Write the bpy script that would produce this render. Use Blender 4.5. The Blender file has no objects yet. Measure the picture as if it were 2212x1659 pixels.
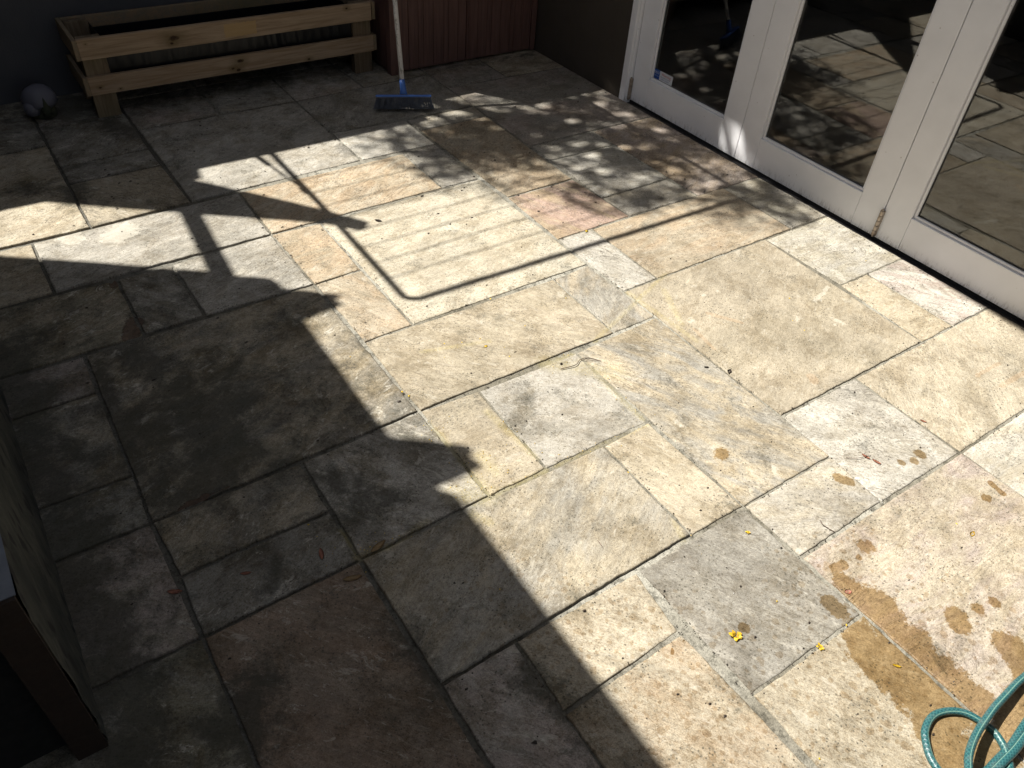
import bpy, bmesh, math, random
import numpy as np
from mathutils import Vector, Matrix, noise as mnoise
random.seed(7); rng = np.random.default_rng(7)
SC = bpy.context.scene; COL = SC.collection
# ---------------------------------------------------------------- camera
cd = bpy.data.cameras.new('camera'); cam = bpy.data.objects.new('camera', cd); COL.objects.link(cam)
RT = Vector((0.82641354, -0.55971556, 0.06131202)); DN = Vector((-0.33671418, -0.57853443, -0.74291418)); FW = Vector((0.45129174, 0.59330971, -0.66657284))
m = Matrix.Identity(4)
for i in range(3):
    m[i][0] = RT[i]; m[i][1] = -DN[i]; m[i][2] = -FW[i]
m[2][3] = 1.6
cam.matrix_world = m
cd.sensor_width = 36; cd.lens = 36 * 1706.087 / 2212; cd.clip_start = 0.02; cd.clip_end = 500
SC.camera = cam
# ---------------------------------------------------------------- light
CX, CY = 0.45, -0.60                                   # shadow shift on the ground per metre of height
SUNV = Vector((-CX, -CY, 1)).normalized()
EL = math.asin(SUNV.z); AZ = math.atan2(SUNV.x, SUNV.y)
w = bpy.data.worlds.new('World'); SC.world = w; w.use_nodes = True
nt = w.node_tree; bg = nt.nodes['Background']
sky = nt.nodes.new('ShaderNodeTexSky'); sky.sky_type = 'NISHITA'; sky.sun_disc = False
sky.sun_elevation = EL; sky.sun_rotation = AZ; sky.altitude = 50; sky.air_density = 1.0; sky.dust_density = 1.5
hs = nt.nodes.new('ShaderNodeHueSaturation'); hs.inputs['Saturation'].default_value = 0.45
nt.links.new(sky.outputs[0], hs.inputs['Color']); nt.links.new(hs.outputs[0], bg.inputs[0]); bg.inputs[1].default_value = 0.05
sl = bpy.data.lights.new('sun', 'SUN'); sl.energy = 5.0; sl.angle = math.radians(0.55); sl.color = (1, 0.96, 0.89)
so = bpy.data.objects.new('sun', sl); COL.objects.link(so); so.rotation_euler = SUNV.to_track_quat('Z', 'Y').to_euler(); so.location = (-3, 4, 6)
vs = SC.view_settings; vs.view_transform = 'Standard'; vs.look = 'None'; vs.gamma = 1; vs.use_curve_mapping = False; vs.exposure = 1.1
SC.cycles.max_bounces = 7; SC.cycles.diffuse_bounces = 4; SC.cycles.glossy_bounces = 4; SC.cycles.transmission_bounces = 6
SC.cycles.caustics_reflective = False; SC.cycles.caustics_refractive = False
SC.cycles.use_denoising = True
# ---------------------------------------------------------------- measured tables (metres)
NODES={(2,3):(0.411,1.083),(0,1):(0.034,0.7542),(0,3):(0.0327,1.079),(0,4):(0.0374,1.2572),(0,5):(0.028,1.4465),(0,6):(0.0353,1.6264),(0,8):(0.033,1.9929),(0,9):(0.0367,2.1764),(0,11):(0.0298,2.5539),(0,13):(0.0256,2.8968),(1,9):(0.215,2.1902),(1,11):(0.22,2.5337),(1,13):(0.224,2.9111),(1,16):(0.2234,3.4413),(2,0):(0.4054,0.5129),(2,1):(0.4135,0.7067),(2,5):(0.4158,1.4476),(2,9):(0.4061,2.1972),(2,11):(0.4002,2.5369),(3,-1):(0.5879,0.3958),(3,0):(0.5988,0.5177),(3,1):(0.6055,0.7095),(3,13):(0.5934,2.9315),(3,15):(0.5836,3.2798),(3,16):(0.5815,3.4528),(4,3):(0.7862,1.0873),(4,5):(0.7838,1.4583),(4,7):(0.7862,1.8214),(4,9):(0.78,2.1883),(4,11):(0.7728,2.5607),(4,13):(0.7759,2.9188),(5,-2):(0.9693,0.1511),(5,-1):(0.9686,0.3309),(5,0):(0.9419,0.526),(5,1):(0.9657,0.7054),(5,3):(0.9691,1.0868),(5,5):(0.9774,1.4462),(5,7):(0.9641,1.8247),(5,9):(0.96,2.1935),(5,11):(0.9639,2.5523),(5,17):(0.9593,3.6585),(6,1):(1.1561,0.7108),(6,3):(1.1591,1.0743),(7,-1):(1.3433,0.3279),(7,0):(1.3449,0.5166),(7,3):(1.3327,1.0835),(7,5):(1.3436,1.443),(7,13):(1.3297,2.9466),(7,17):(1.3241,3.6481),(8,5):(1.5172,1.4592),(8,7):(1.5224,1.8119),(8,11):(1.5146,2.5721),(8,13):(1.5185,2.925),(9,5):(1.6994,1.4579),(9,7):(1.6928,1.8267),(9,10):(1.7092,2.3824),(9,11):(1.6929,2.5702),(9,13):(1.6919,2.9405),(11,8):(2.0677,2.0232),(11,10):(2.0506,2.3851),(11,15):(2.0756,3.2257),(11,17):(2.0703,3.6789),(13,8):(2.4399,2.0121),(13,9):(2.4252,2.1913),(13,11):(2.4294,2.5597),(13,16):(2.4357,3.4742)}
R1=[[-0.348,4.602],[-0.34,4.562],[-0.351,4.518],[-0.353,4.49],[-0.392,4.478],[-0.365,4.46],[-0.175,4.219],[-0.052,4.057],[0.019,3.959],[0.083,3.862],[0.06,3.834],[0.033,3.818],[0.003,3.844],[-0.023,3.877],[-0.044,3.905],[-0.101,3.953],[-0.267,4.076],[-0.436,4.2],[-0.49,4.244],[-0.639,4.351],[-1.061,4.669]]
R2=[[-1.127,4.253],[-0.742,3.97],[-0.525,3.802],[-0.465,3.743],[-0.375,3.677],[-0.366,3.649],[-0.363,3.604],[-0.21,3.475],[-0.237,3.46],[-0.225,3.424],[-0.373,3.405],[-0.376,3.074],[-0.38,2.937],[-0.377,2.849],[-0.377,2.807],[-0.371,2.785],[-0.279,2.715],[-0.212,2.66],[-0.206,2.643],[-0.216,2.629],[-0.227,2.624],[-0.219,2.596],[-0.215,2.575],[-0.261,2.569],[-0.311,2.57],[-0.361,2.571],[-0.348,2.549],[-0.335,2.536],[-0.329,2.517],[-0.329,2.29],[-0.336,1.711]]
POST=[[-0.49,4.244],[-0.433,4.202],[-0.465,3.743],[-0.525,3.802]]
ARM=[[0.216,4.286],[0.22,3.762],[0.211,3.006]]
BAR=[[0.211,3.006],[1.716,2.973]]
WIRE=[[0.238,3.988],[0.28,3.669],[0.248,3.51],[0.229,3.373],[0.218,3.258],[0.207,3.149]]
EAVE=[[1.603,2.877],[1.586,2.664],[1.572,2.359]]
YB=[[1.04,0.45,0.016],[1.184,0.327,0.01],[1.298,0.202,0.011],[1.796,0.325,0.012],[1.284,0.33,0.006],[1.285,0.643,0.006],[1.193,0.462,0.004],[1.79,0.367,0.006],[0.983,0.162,0.005],[2.198,1.297,0.007],[2.665,1.319,0.005],[2.097,1.143,0.005],[2.104,1.2,0.004],[1.107,1.61,0.01],[1.001,1.687,0.006],[1.113,1.652,0.005],[1.053,1.666,0.005],[0.788,1.529,0.008],[0.779,1.555,0.008],[1.262,1.819,0.007],[1.492,1.694,0.006],[1.146,1.53,0.006],[1.152,0.96,0.007],[0.717,1.776,0.005],[1.279,1.636,0.005],[0.732,1.029,0.007],[0.65,0.837,0.007],[1.834,2.013,0.011],[0.349,1.242,0.006]]
RL=[[0.019,1.221,0.022],[0.17,1.186,0.016],[0.34,1.145,0.022],[0.303,1.213,0.012],[0.469,1.045,0.02],[0.67,0.946,0.012],[0.466,1.094,0.03],[0.374,1.044,0.028],[1.783,0.654,0.017],[1.793,0.624,0.017],[2.063,0.655,0.013],[2.276,1.031,0.008],[1.363,0.387,0.012]]
DK=[[1.71,1.121,0.012],[2.036,1.257,0.006],[1.66,1.174,0.008],[2.393,0.899,0.006],[3.184,1.073,0.006],[1.161,2.461,0.014],[1.404,2.551,0.009],[0.751,1.523,0.01],[1.268,1.421,0.009],[1.051,1.89,0.007],[1.173,1.539,0.007],[0.999,1.523,0.007],[0.513,0.501,0.011],[0.586,0.896,0.011],[0.568,0.907,0.008],[0.456,0.67,0.008],[0.785,0.687,0.008],[0.874,0.729,0.005],[0.437,3.193,0.01],[0.338,3.004,0.01],[0.379,3.285,0.012],[0.375,3.332,0.01],[0.174,2.949,0.006],[1.026,3.145,0.007],[0.181,1.963,0.009],[0.471,1.999,0.008],[0.461,1.632,0.008],[0.486,1.496,0.008],[0.171,1.933,0.005],[0.25,2.032,0.006]]
TWIG=[[[1.25,1.4],[1.301,1.391],[1.33,1.405],[1.36,1.4],[1.383,1.372]],[[0.937,0.832],[0.935,0.815],[0.933,0.798]],[[0.95,0.826],[0.935,0.83]],[[1.48,0.568],[1.473,0.554],[1.481,0.523]],[[1.309,0.544],[1.309,0.524]],[[1.233,0.287],[1.249,0.29]],[[1.727,0.679],[1.75,0.662],[1.78,0.652],[1.799,0.648]]]
WET=[[1.37,0.406,1.378,0.321,0.0319],[1.385,0.326,1.369,0.204,0.0534],[1.355,0.235,1.361,0.1,0.0585],[1.349,0.15,1.379,0.055,0.0451],[1.297,0.299,1.261,0.271,0.0393],[1.277,0.271,1.267,0.201,0.0536],[1.282,0.192,1.273,0.114,0.0556],[1.288,0.125,1.313,0.068,0.0434],[1.242,0.093,1.209,0.019,0.0349],[1.566,0.107,1.532,0.03,0.0285],[1.566,0.08,1.508,-0.015,0.0362],[1.243,0.035,1.28,-0.041,0.0408],[1.531,0.201,1.518,0.185,0.0292],[1.516,0.447,1.516,0.447,0.0239],[1.597,0.189,1.597,0.189,0.0171],[1.649,0.176,1.649,0.176,0.0148],[1.471,0.439,1.471,0.439,0.0099],[1.391,0.45,1.419,0.444,0.014],[1.301,0.388,1.304,0.367,0.0246],[1.075,0.454,1.075,0.454,0.0139],[1.465,-0.008,1.351,-0.034,0.0406],[1.356,0.041,1.292,-0.034,0.0216],[1.428,0.877,1.428,0.877,0.0242],[1.93,0.577,1.93,0.577,0.0186],[1.894,0.567,1.894,0.567,0.0144],[1.855,0.585,1.855,0.585,0.0121],[1.646,0.644,1.663,0.615,0.0167],[2.008,0.401,2.001,0.359,0.0087],[1.943,0.375,1.943,0.375,0.0158],[0.883,0.5,0.892,0.494,0.0038],[0.907,0.559,0.912,0.556,0.0039],[0.821,0.589,0.821,0.589,0.0033],[0.833,0.57,0.833,0.57,0.0041],[0.794,0.577,0.794,0.577,0.0033],[0.929,0.504,0.929,0.504,0.0042],[0.893,0.503,0.893,0.503,0.0044]]
POL=[[0.95,1.361,0.968,1.137,0.0088],[0.787,1.348,0.784,1.088,0.0083],[0.779,1.403,0.788,1.341,0.0063],[0.918,1.688,1.133,1.627,0.0062],[1.217,1.454,1.33,1.442,0.0086],[1.333,1.405,1.327,1.101,0.0088],[1.43,1.457,1.91,1.638,0.0066],[1.707,1.618,1.727,1.287,0.0075],[0.992,1.083,1.334,1.075,0.0059],[0.794,1.088,0.967,1.085,0.0074],[0.777,1.161,0.787,1.093,0.019],[0.84,1.221,0.845,1.152,0.0149],[1.23,1.447,1.393,1.302,0.0246],[0.7,1.151,0.775,1.088,0.023],[1.831,1.56,1.746,1.381,0.0092],[1.143,0.77,1.124,0.713,0.0064],[0.608,1.102,0.48,1.075,0.007],[0.712,1.056,0.735,1.013,0.0106],[0.411,1.188,0.414,1.089,0.006],[0.407,1.093,0.485,1.083,0.0081]]
DIRT_SHADE=[[0.219,1.799,0.234,1.583,0.1349],[0.34,1.765,0.329,1.734,0.0644],[0.174,2.098,0.193,2.005,0.0475],[0.254,1.706,0.182,1.489,0.0814],[0.11,1.863,0.068,1.782,0.0318],[0.068,2.118,0.048,1.631,0.0176],[-0.173,1.376,-0.157,1.162,0.0652],[-0.161,1.144,-0.087,1.251,0.0308],[0.105,0.915,0.056,0.83,0.0526],[0.24,1.17,0.202,1.119,0.0239],[-0.028,0.902,-0.013,0.855,0.025],[0.437,0.878,0.416,0.738,0.0403],[0.599,0.623,0.608,0.524,0.041],[0.566,0.821,0.511,0.832,0.0337],[0.605,0.442,0.639,0.384,0.0374],[1.177,1.821,1.213,1.713,0.0416],[0.471,1.314,0.501,1.242,0.0548],[1.134,1.354,1.036,1.318,0.0516],[0.509,1.304,0.559,1.225,0.037],[0.951,1.422,0.958,1.364,0.0335],[1.37,0.974,1.355,0.92,0.0375],[1.423,1.03,1.37,0.974,0.0279],[1.501,0.798,1.507,0.768,0.021],[0.217,3.254,0.25,3.1,0.0552],[0.069,3.317,0.184,3.258,0.0548],[0.69,3.424,0.675,3.27,0.0636],[0.486,3.75,0.585,3.63,0.0676]]
PALE=[[0.283,2.806,0.317,2.835,0.0559],[0.144,2.881,0.149,2.855,0.04],[2.243,1.119,2.243,1.119,0.0374],[2.267,1.183,2.267,1.183,0.0193],[2.13,1.203,2.13,1.203,0.026],[1.798,1.084,1.798,1.084,0.0194],[1.793,1.384,1.793,1.384,0.0285],[1.938,1.468,1.938,1.468,0.0229],[1.999,1.455,1.999,1.455,0.0171],[2.383,1.274,2.271,1.238,0.0164],[2.499,1.324,2.481,1.288,0.0343],[2.775,1.044,2.755,0.967,0.0172]]
RUST=[[1.871,1.38,1.937,1.283,0.0088],[1.766,1.341,1.749,1.228,0.007],[1.923,0.969,1.914,0.949,0.0161],[2.572,0.618,2.435,0.62,0.0086],[2.543,0.689,2.412,0.693,0.0072]]
CHIP=[[0.206,2.273,0.178,2.199,0.0258],[0.202,2.519,0.202,2.498,0.0128],[0.104,1.453,0.165,1.463,0.0097],[0.165,1.463,0.225,1.463,0.0036]]
HL=[[1.163,-0.012,0.006],[1.171,0.019,0.006],[1.181,0.042,0.007],[1.203,0.066,0.009],[1.22,0.078,0.01],[1.248,0.086,0.01],[1.273,0.085,0.01],[1.299,0.075,0.01],[1.321,0.059,0.01],[1.333,0.041,0.01],[1.34,0.019,0.009],[1.343,-0.004,0.009],[1.336,-0.026,0.009],[1.32,-0.046,0.012],[1.295,-0.065,0.016],[1.263,-0.083,0.02]]
HU=[[1.592,0.025,0.012],[1.518,0.027,0.02],[1.473,0.028,0.026],[1.42,0.026,0.032],[1.372,0.024,0.036],[1.325,0.019,0.04],[1.286,0.014,0.044],[1.247,0.006,0.05],[1.215,-0.004,0.055],[1.189,-0.018,0.058],[1.156,-0.041,0.06]]
HA=[[1.506,-0.024,0.009],[1.447,-0.029,0.009],[1.412,-0.033,0.009],[1.374,-0.038,0.009],[1.34,-0.042,0.009],[1.3,-0.042,0.009],[1.265,-0.043,0.009],[1.217,-0.048,0.009]]
HB=[[1.47,-0.044,0.009],[1.414,-0.046,0.012],[1.379,-0.048,0.016],[1.333,-0.051,0.022],[1.289,-0.051,0.024],[1.266,-0.051,0.024],[1.212,-0.052,0.024]]
LIGHTS=[[2.108,3.149,0.046],[2.127,3.109,0.038],[2.065,3.18,0.038],[2.02,3.081,0.034],[2.061,3.062,0.03],[1.918,3.2,0.037],[1.977,3.182,0.042],[1.79,3.185,0.037],[1.842,3.188,0.022],[2.268,3.154,0.024],[2.296,3.099,0.035],[2.304,3.044,0.031],[2.392,3.074,0.036],[2.351,2.99,0.023],[2.603,3.106,0.025],[2.671,2.961,0.037],[2.659,2.824,0.028],[2.721,2.8,0.028],[2.414,2.859,0.035],[2.3,2.838,0.025],[2.159,2.8,0.02],[2.738,2.583,0.035],[1.747,2.791,0.031],[1.872,2.744,0.021],[1.956,2.659,0.024],[2.295,2.645,0.028],[2.258,2.655,0.018],[2.156,2.662,0.036],[2.379,2.576,0.026],[2.454,2.521,0.03],[2.542,2.48,0.03],[2.578,2.455,0.022],[1.908,3.082,0.021],[2.032,2.951,0.033],[1.802,3.018,0.018],[1.722,3.022,0.018],[2.267,2.527,0.05],[2.12,2.452,0.063],[2.213,2.372,0.042],[2.511,2.235,0.025],[2.586,2.305,0.026],[2.514,2.088,0.031],[2.43,2.04,0.021],[2.564,2.063,0.025],[2.733,1.975,0.036],[2.747,2.015,0.029],[2.455,1.908,0.027],[2.371,1.896,0.033],[2.868,2.17,0.03],[2.885,2.13,0.03],[2.868,2.48,0.018],[2.87,2.24,0.02]]
# ---------------------------------------------------------------- helpers
def tag(o, label=None, cat=None, group=None, kind=None):
    if label: o['label'] = label
    if cat: o['category'] = cat
    if group: o['group'] = group
    if kind: o['kind'] = kind
    return o
def empty(name, loc, label, cat, group=None):
    o = bpy.data.objects.new(name, None); COL.objects.link(o); o.location = loc; o.empty_display_size = .1
    return tag(o, label, cat, group)
def mesh_obj(name, bm_or_me, mat, parent=None, smooth=False, bevel=0):
    if isinstance(bm_or_me, bmesh.types.BMesh):
        me = bpy.data.meshes.new(name); bm_or_me.normal_update(); bm_or_me.to_mesh(me); bm_or_me.free()
    else: me = bm_or_me
    o = bpy.data.objects.new(name, me); COL.objects.link(o)
    for mm in (mat if isinstance(mat, (list, tuple)) else [mat]): me.materials.append(mm)
    if parent:
        o.parent = parent
        pw = parent.matrix_basis if parent.parent is None else parent.parent.matrix_basis @ parent.matrix_basis
        o.matrix_parent_inverse = pw.inverted() if parent.parent is None else (parent.parent.matrix_basis).inverted()
        if parent.type != 'EMPTY': o.matrix_parent_inverse = Matrix.Identity(4)
    if smooth:
        me.polygons.foreach_set('use_smooth', [True] * len(me.polygons))
    if bevel:
        b = o.modifiers.new('bevel', 'BEVEL'); b.width = bevel; b.segments = 2; b.limit_method = 'ANGLE'; b.angle_limit = math.radians(40)
    return o
def box(bm, x0, x1, y0, y1, z0, z1, mi=0):
    vs_ = [bm.verts.new(p) for p in ((x0,y0,z0),(x1,y0,z0),(x1,y1,z0),(x0,y1,z0),(x0,y0,z1),(x1,y0,z1),(x1,y1,z1),(x0,y1,z1))]
    for f in ((3,2,1,0),(4,5,6,7),(0,1,5,4),(1,2,6,5),(2,3,7,6),(3,0,4,7)):
        fc = bm.faces.new([vs_[k] for k in f]); fc.material_index = mi
    return vs_
def prism(bm, pts, z0, z1, mi=0):
    a = [bm.verts.new((x, y, z0)) for x, y in pts]; b = [bm.verts.new((x, y, z1)) for x, y in pts]
    n = len(pts)
    bm.faces.new(a[::-1]).material_index = mi; bm.faces.new(b).material_index = mi
    for i in range(n): bm.faces.new((a[i], a[(i+1) % n], b[(i+1) % n], b[i])).material_index = mi
def frame_of(d):
    d = Vector(d).normalized(); u = d.cross(Vector((0, 0, 1)))
    if u.length < 1e-4: u = Vector((1, 0, 0))
    u.normalize(); return u, d.cross(u)
def tube(bm, pts, r, seg=10, mi=0, cap=True):
    pts = [Vector(p) for p in pts]; rs = r if isinstance(r, (list, tuple)) else [r] * len(pts)
    rings = []; pu = None
    for i, p in enumerate(pts):
        d = (pts[min(i+1, len(pts)-1)] - pts[max(i-1, 0)])
        if pu is None: u, v = frame_of(d)
        else:
            dn = d.normalized(); u = (pu - dn * pu.dot(dn)).normalized(); v = dn.cross(u)
        pu = u
        rings.append([bm.verts.new(p + (u * math.cos(2*math.pi*k/seg) + v * math.sin(2*math.pi*k/seg)) * rs[i]) for k in range(seg)])
    for a, b in zip(rings, rings[1:]):
        for k in range(seg):
            f = bm.faces.new((a[k], a[(k+1) % seg], b[(k+1) % seg], b[k])); f.smooth = True; f.material_index = mi
    if cap:
        bm.faces.new(rings[0][::-1]).material_index = mi; bm.faces.new(rings[-1]).material_index = mi
def lathe(bm, prof, seg=32, mi=0, center=(0, 0, 0)):
    cx, cy, cz = center; rings = []
    for r, z in prof:
        rings.append([bm.verts.new((cx + r*math.cos(2*math.pi*k/seg), cy + r*math.sin(2*math.pi*k/seg), cz + z)) for k in range(seg)])
    for a, b in zip(rings, rings[1:]):
        for k in range(seg):
            f = bm.faces.new((a[k], a[(k+1) % seg], b[(k+1) % seg], b[k])); f.smooth = True; f.material_index = mi
    bm.faces.new(rings[0][::-1]); bm.faces.new(rings[-1])
def catmull(pts, n=8):
    P = [Vector(p) for p in pts]; out = []
    for i in range(len(P)-1):
        p0 = P[max(i-1, 0)]; p1 = P[i]; p2 = P[i+1]; p3 = P[min(i+2, len(P)-1)]
        for k in range(n):
            t = k / n
            out.append(0.5*((2*p1) + (p2-p0)*t + (2*p0-5*p1+4*p2-p3)*t*t + (3*p1-p0-3*p2+p3)*t*t*t))
    out.append(P[-1]); return out
# ---- node helper
class NT:
    def __init__(s, name, rough=.8, spec=.3):
        s.m = bpy.data.materials.new(name); s.m.use_nodes = True; s.t = s.m.node_tree; s.b = s.t.nodes['Principled BSDF']
        s.b.inputs['Roughness'].default_value = rough; s.b.inputs['Specular IOR Level'].default_value = spec
    def put(s, sock, v):
        if isinstance(v, bpy.types.NodeSocket): s.t.links.new(v, sock)
        elif v is not None:
            try: sock.default_value = v
            except Exception: sock.default_value = (*v, 1) if len(v) == 3 else v
    def bs(s, k, v): s.put(s.b.inputs[k], v)
    def attr(s, n, out='Vector'):
        a = s.t.nodes.new('ShaderNodeAttribute'); a.attribute_name = n; return a.outputs[out]
    def coord(s, k='Object'): return s.t.nodes.new('ShaderNodeTexCoord').outputs[k]
    def mapping(s, v, sc=(1,1,1), loc=(0,0,0), rot=(0,0,0)):
        n = s.t.nodes.new('ShaderNodeMapping'); s.put(n.inputs[0], v); n.inputs['Scale'].default_value = sc; n.inputs['Location'].default_value = loc; n.inputs['Rotation'].default_value = rot; return n.outputs[0]
    def noise(s, v, scale, det=4, rough=.55, dist=0, out=0, lac=2.0):
        n = s.t.nodes.new('ShaderNodeTexNoise'); s.put(n.inputs['Vector'], v); n.inputs['Scale'].default_value = scale; n.inputs['Detail'].default_value = det; n.inputs['Roughness'].default_value = rough; n.inputs['Distortion'].default_value = dist; n.inputs['Lacunarity'].default_value = lac; return n.outputs[out]
    def voro(s, v, scale, feat='F1', out='Distance', rnd=1, dim='3D'):
        n = s.t.nodes.new('ShaderNodeTexVoronoi'); n.voronoi_dimensions = dim; n.feature = feat; s.put(n.inputs['Vector'], v); n.inputs['Scale'].default_value = scale; n.inputs['Randomness'].default_value = rnd; return n.outputs[out]
    def math(s, op, a, b=None, c=None, clamp=False):
        n = s.t.nodes.new('ShaderNodeMath'); n.operation = op; n.use_clamp = clamp
        s.put(n.inputs[0], a)
        if b is not None: s.put(n.inputs[1], b)
        if c is not None: s.put(n.inputs[2], c)
        return n.outputs[0]
    def rng(s, v, a, b, c=0, d=1, smooth=False):
        n = s.t.nodes.new('ShaderNodeMapRange'); s.put(n.inputs[0], v)
        if smooth: n.interpolation_type = 'SMOOTHSTEP'
        for k, x in zip((1, 2, 3, 4), (a, b, c, d)): s.put(n.inputs[k], x)
        return n.outputs[0]
    def mix(s, f, a, b, mode='MIX'):
        n = s.t.nodes.new('ShaderNodeMix'); n.data_type = 'RGBA'; n.blend_type = mode
        s.put(n.inputs[0], f); s.put(n.inputs[6], a); s.put(n.inputs[7], b); return n.outputs[2]
    def sep(s, v):
        n = s.t.nodes.new('ShaderNodeSeparateXYZ'); s.put(n.inputs[0], v); return n.outputs
    def sepc(s, v):
        n = s.t.nodes.new('ShaderNodeSeparateColor'); s.put(n.inputs[0], v); return n.outputs
    def hsv(s, col, v=1, sat=1):
        n = s.t.nodes.new('ShaderNodeHueSaturation'); s.put(n.inputs['Color'], col); s.put(n.inputs['Value'], v); s.put(n.inputs['Saturation'], sat); return n.outputs[0]
    def bump(s, h, strength=.5, dist=.002, nrm=None):
        n = s.t.nodes.new('ShaderNodeBump'); s.put(n.inputs['Height'], h); s.put(n.inputs['Strength'], strength); n.inputs['Distance'].default_value = dist
        if nrm is not None: s.put(n.inputs['Normal'], nrm)
        return n.outputs[0]
def simple(name, col, rough=.6, var=.12, scale=20, bump=0, metal=0, spec=.4, bscale=80, dirt=0, dirtcol=(.05,.04,.03)):
    n = NT(name, rough, spec); c = n.coord(); a = n.noise(c, scale, 5, .6)
    colr = n.hsv((*col, 1), n.rng(a, .25, .75, 1-var, 1+var))
    if dirt: colr = n.mix(n.math('MULTIPLY', n.rng(n.noise(c, scale*.4, 8, .7), .52, .72), dirt), colr, (*dirtcol, 1))
    n.bs('Base Color', colr); n.bs('Metallic', metal)
    n.bs('Roughness', n.rng(n.noise(c, scale*2, 4), .3, .7, rough*.85, min(1, rough*1.15)))
    if bump: n.bs('Normal', n.bump(n.noise(c, bscale, 6, .65), bump, .003))
    return n.m
DIRT_SHADE += [(.35,3.98,1.85,3.98,.14),(-.15,.9,-.15,2.3,.07),(.0,4.1,.4,4.1,.1),(1.95,3.70,2.75,3.70,.04)]  # painted shade under planter and along the back; left wall strip is grime
# ---------------------------------------------------------------- paving materials
def paving_mat():
    n = NT('riven sandstone', .85, .25)
    suv = n.attr('suv'); ca = n.attr('cola', 'Color'); cb = n.attr('colb', 'Color')
    par = n.attr('par', 'Color'); P = n.sepc(par); wet = n.attr('par', 'Alpha')
    par2 = n.attr('par2', 'Color'); Q = n.sepc(par2); pale = n.attr('par2', 'Alpha')
    pos = n.coord('Object')
    # streaked large colour change along the slab's own bedding direction
    st = n.noise(n.mapping(suv, (1.3, 3.4, 1)), 2.4, 7, .64, 1.6)
    st2 = n.noise(n.mapping(suv, (3, 9, 1)), 3.4, 7, .72, 1.5)
    bl = n.noise(suv, 3.2, 5, .6, .4)
    s1 = n.math('ADD', n.math('MULTIPLY', st, P[0]), n.math('MULTIPLY', bl, n.math('SUBTRACT', 1, P[0])))
    col = n.mix(n.rng(s1, .40, .62, 0, 1, True), ca, cb)
    col = n.hsv(col, n.rng(st2, .3, .7, .88, 1.10))
    # soft dark mineral clouds
    cl = n.noise(n.mapping(suv, (1, 2.2, 1), (7, 3, 0)), 5, 7, .68, .8)
    col = n.mix(n.math('MULTIPLY', n.rng(cl, .50, .70), .45), col, n.mix(1, col, (.50, .49, .47, 1), 'MULTIPLY'))
    # grain: flecks of light and dark
    g1 = n.noise(suv, 95, 4, .75); g2 = n.noise(suv, 330, 3, .7); g3 = n.noise(n.mapping(suv, (1, 1.8, 1), (3, 9, 1)), 32, 6, .78)
    col = n.hsv(col, n.rng(g1, .30, .70, .84, 1.14)); col = n.hsv(col, n.rng(g2, .30, .70, .70, 1.26)); col = n.hsv(col, n.rng(g3, .32, .68, .88, 1.09))
    gg = n.rng(n.noise(n.mapping(suv, (1, 1.5, 1), (2, 8, 1)), 120, 5, .85), .545, .60)
    col = n.mix(n.math('MULTIPLY', gg, n.rng(n.noise(pos, 5, 5, .7), .35, .65, .35, .9)), col, n.mix(1, col, (.42, .37, .28, 1), 'MULTIPLY'))
    col = n.hsv(col, n.rng(n.noise(pos, 2.6, 6, .65, .5), .34, .66, .83, 1.10))
    col = n.mix(n.math('MULTIPLY', n.rng(n.noise(pos, 7.5, 12, .80, .4), .50, .57), .40), col, n.mix(1, col, (.52, .46, .36, 1), 'MULTIPLY'))
    lay0 = n.noise(n.mapping(suv, (1.6, 4.2, 1)), 3.5, 6, .6, .9)
    ln = n.rng(n.math('ABSOLUTE', n.math('SUBTRACT', n.math('FRACT', n.math('MULTIPLY', lay0, 9.0)), .5)), 0, .075, 1, 0)
    ln = n.math('MULTIPLY', n.math('MULTIPLY', ln, n.rng(n.noise(suv, 7, 4, .6), .45, .52)), P[0])
    fl_ = n.math('FLOOR', n.math('MULTIPLY', lay0, 16.0)); wn_ = n.t.nodes.new('ShaderNodeTexWhiteNoise'); wn_.noise_dimensions = '1D'; n.t.links.new(fl_, wn_.inputs['W'])
    lv = n.math('ADD', 1, n.math('MULTIPLY', n.math('MULTIPLY', n.math('SUBTRACT', wn_.outputs['Value'], .5), .34), P[0]))
    col = n.hsv(col, lv)
    col = n.mix(n.math('MULTIPLY', ln, .8), col, (.07, .055, .04, 1))
    # gritty rough slabs: ochre and dark mottling
    mott = n.rng(n.noise(suv, 60, 5, .8, 1.0), .50, .62)
    col = n.mix(n.math('MULTIPLY', n.math('MULTIPLY', mott, Q[2]), .6), col, n.mix(1, col, (.55, .43, .30, 1), 'MULTIPLY'))
    # small black lichen dots
    ld = n.rng(n.voro(suv, 62, dim='2D'), .09, .16, 1, 0); lm = n.rng(n.noise(pos, 9, 5, .7), .48, .56)
    col = n.mix(n.math('MULTIPLY', n.math('MULTIPLY', ld, lm), .8), col, (.07, .065, .05, 1))
    ga = n.noise(pos, 4.6, 13, .80, .3); gaf = n.rng(ga, .49, .575)
    col = n.mix(n.math('MULTIPLY', gaf, n.rng(P[1], 0, .35, .26, .72)), col, n.mix(1, col, (.52, .465, .36, 1), 'MULTIPLY'))
    rd_ = n.noise(n.mapping(suv, (1.5, 17, 1), (4, 1, 0)), 3, 9, .74, 1.4)
    col = n.mix(n.math('MULTIPLY', n.math('MULTIPLY', n.rng(rd_, .57, .66), P[0]), .45), col, n.mix(1, col, (.45, .40, .32, 1), 'MULTIPLY'))
    col = n.mix(n.math('MULTIPLY', n.math('MULTIPLY', n.rng(rd_, .42, .34), P[0]), .35), col, (.50, .47, .39, 1))
    sc_ = n.noise(n.mapping(suv, (1, 1.7, 1), (9, 2, 0)), 13, 11, .80, .6)
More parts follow.
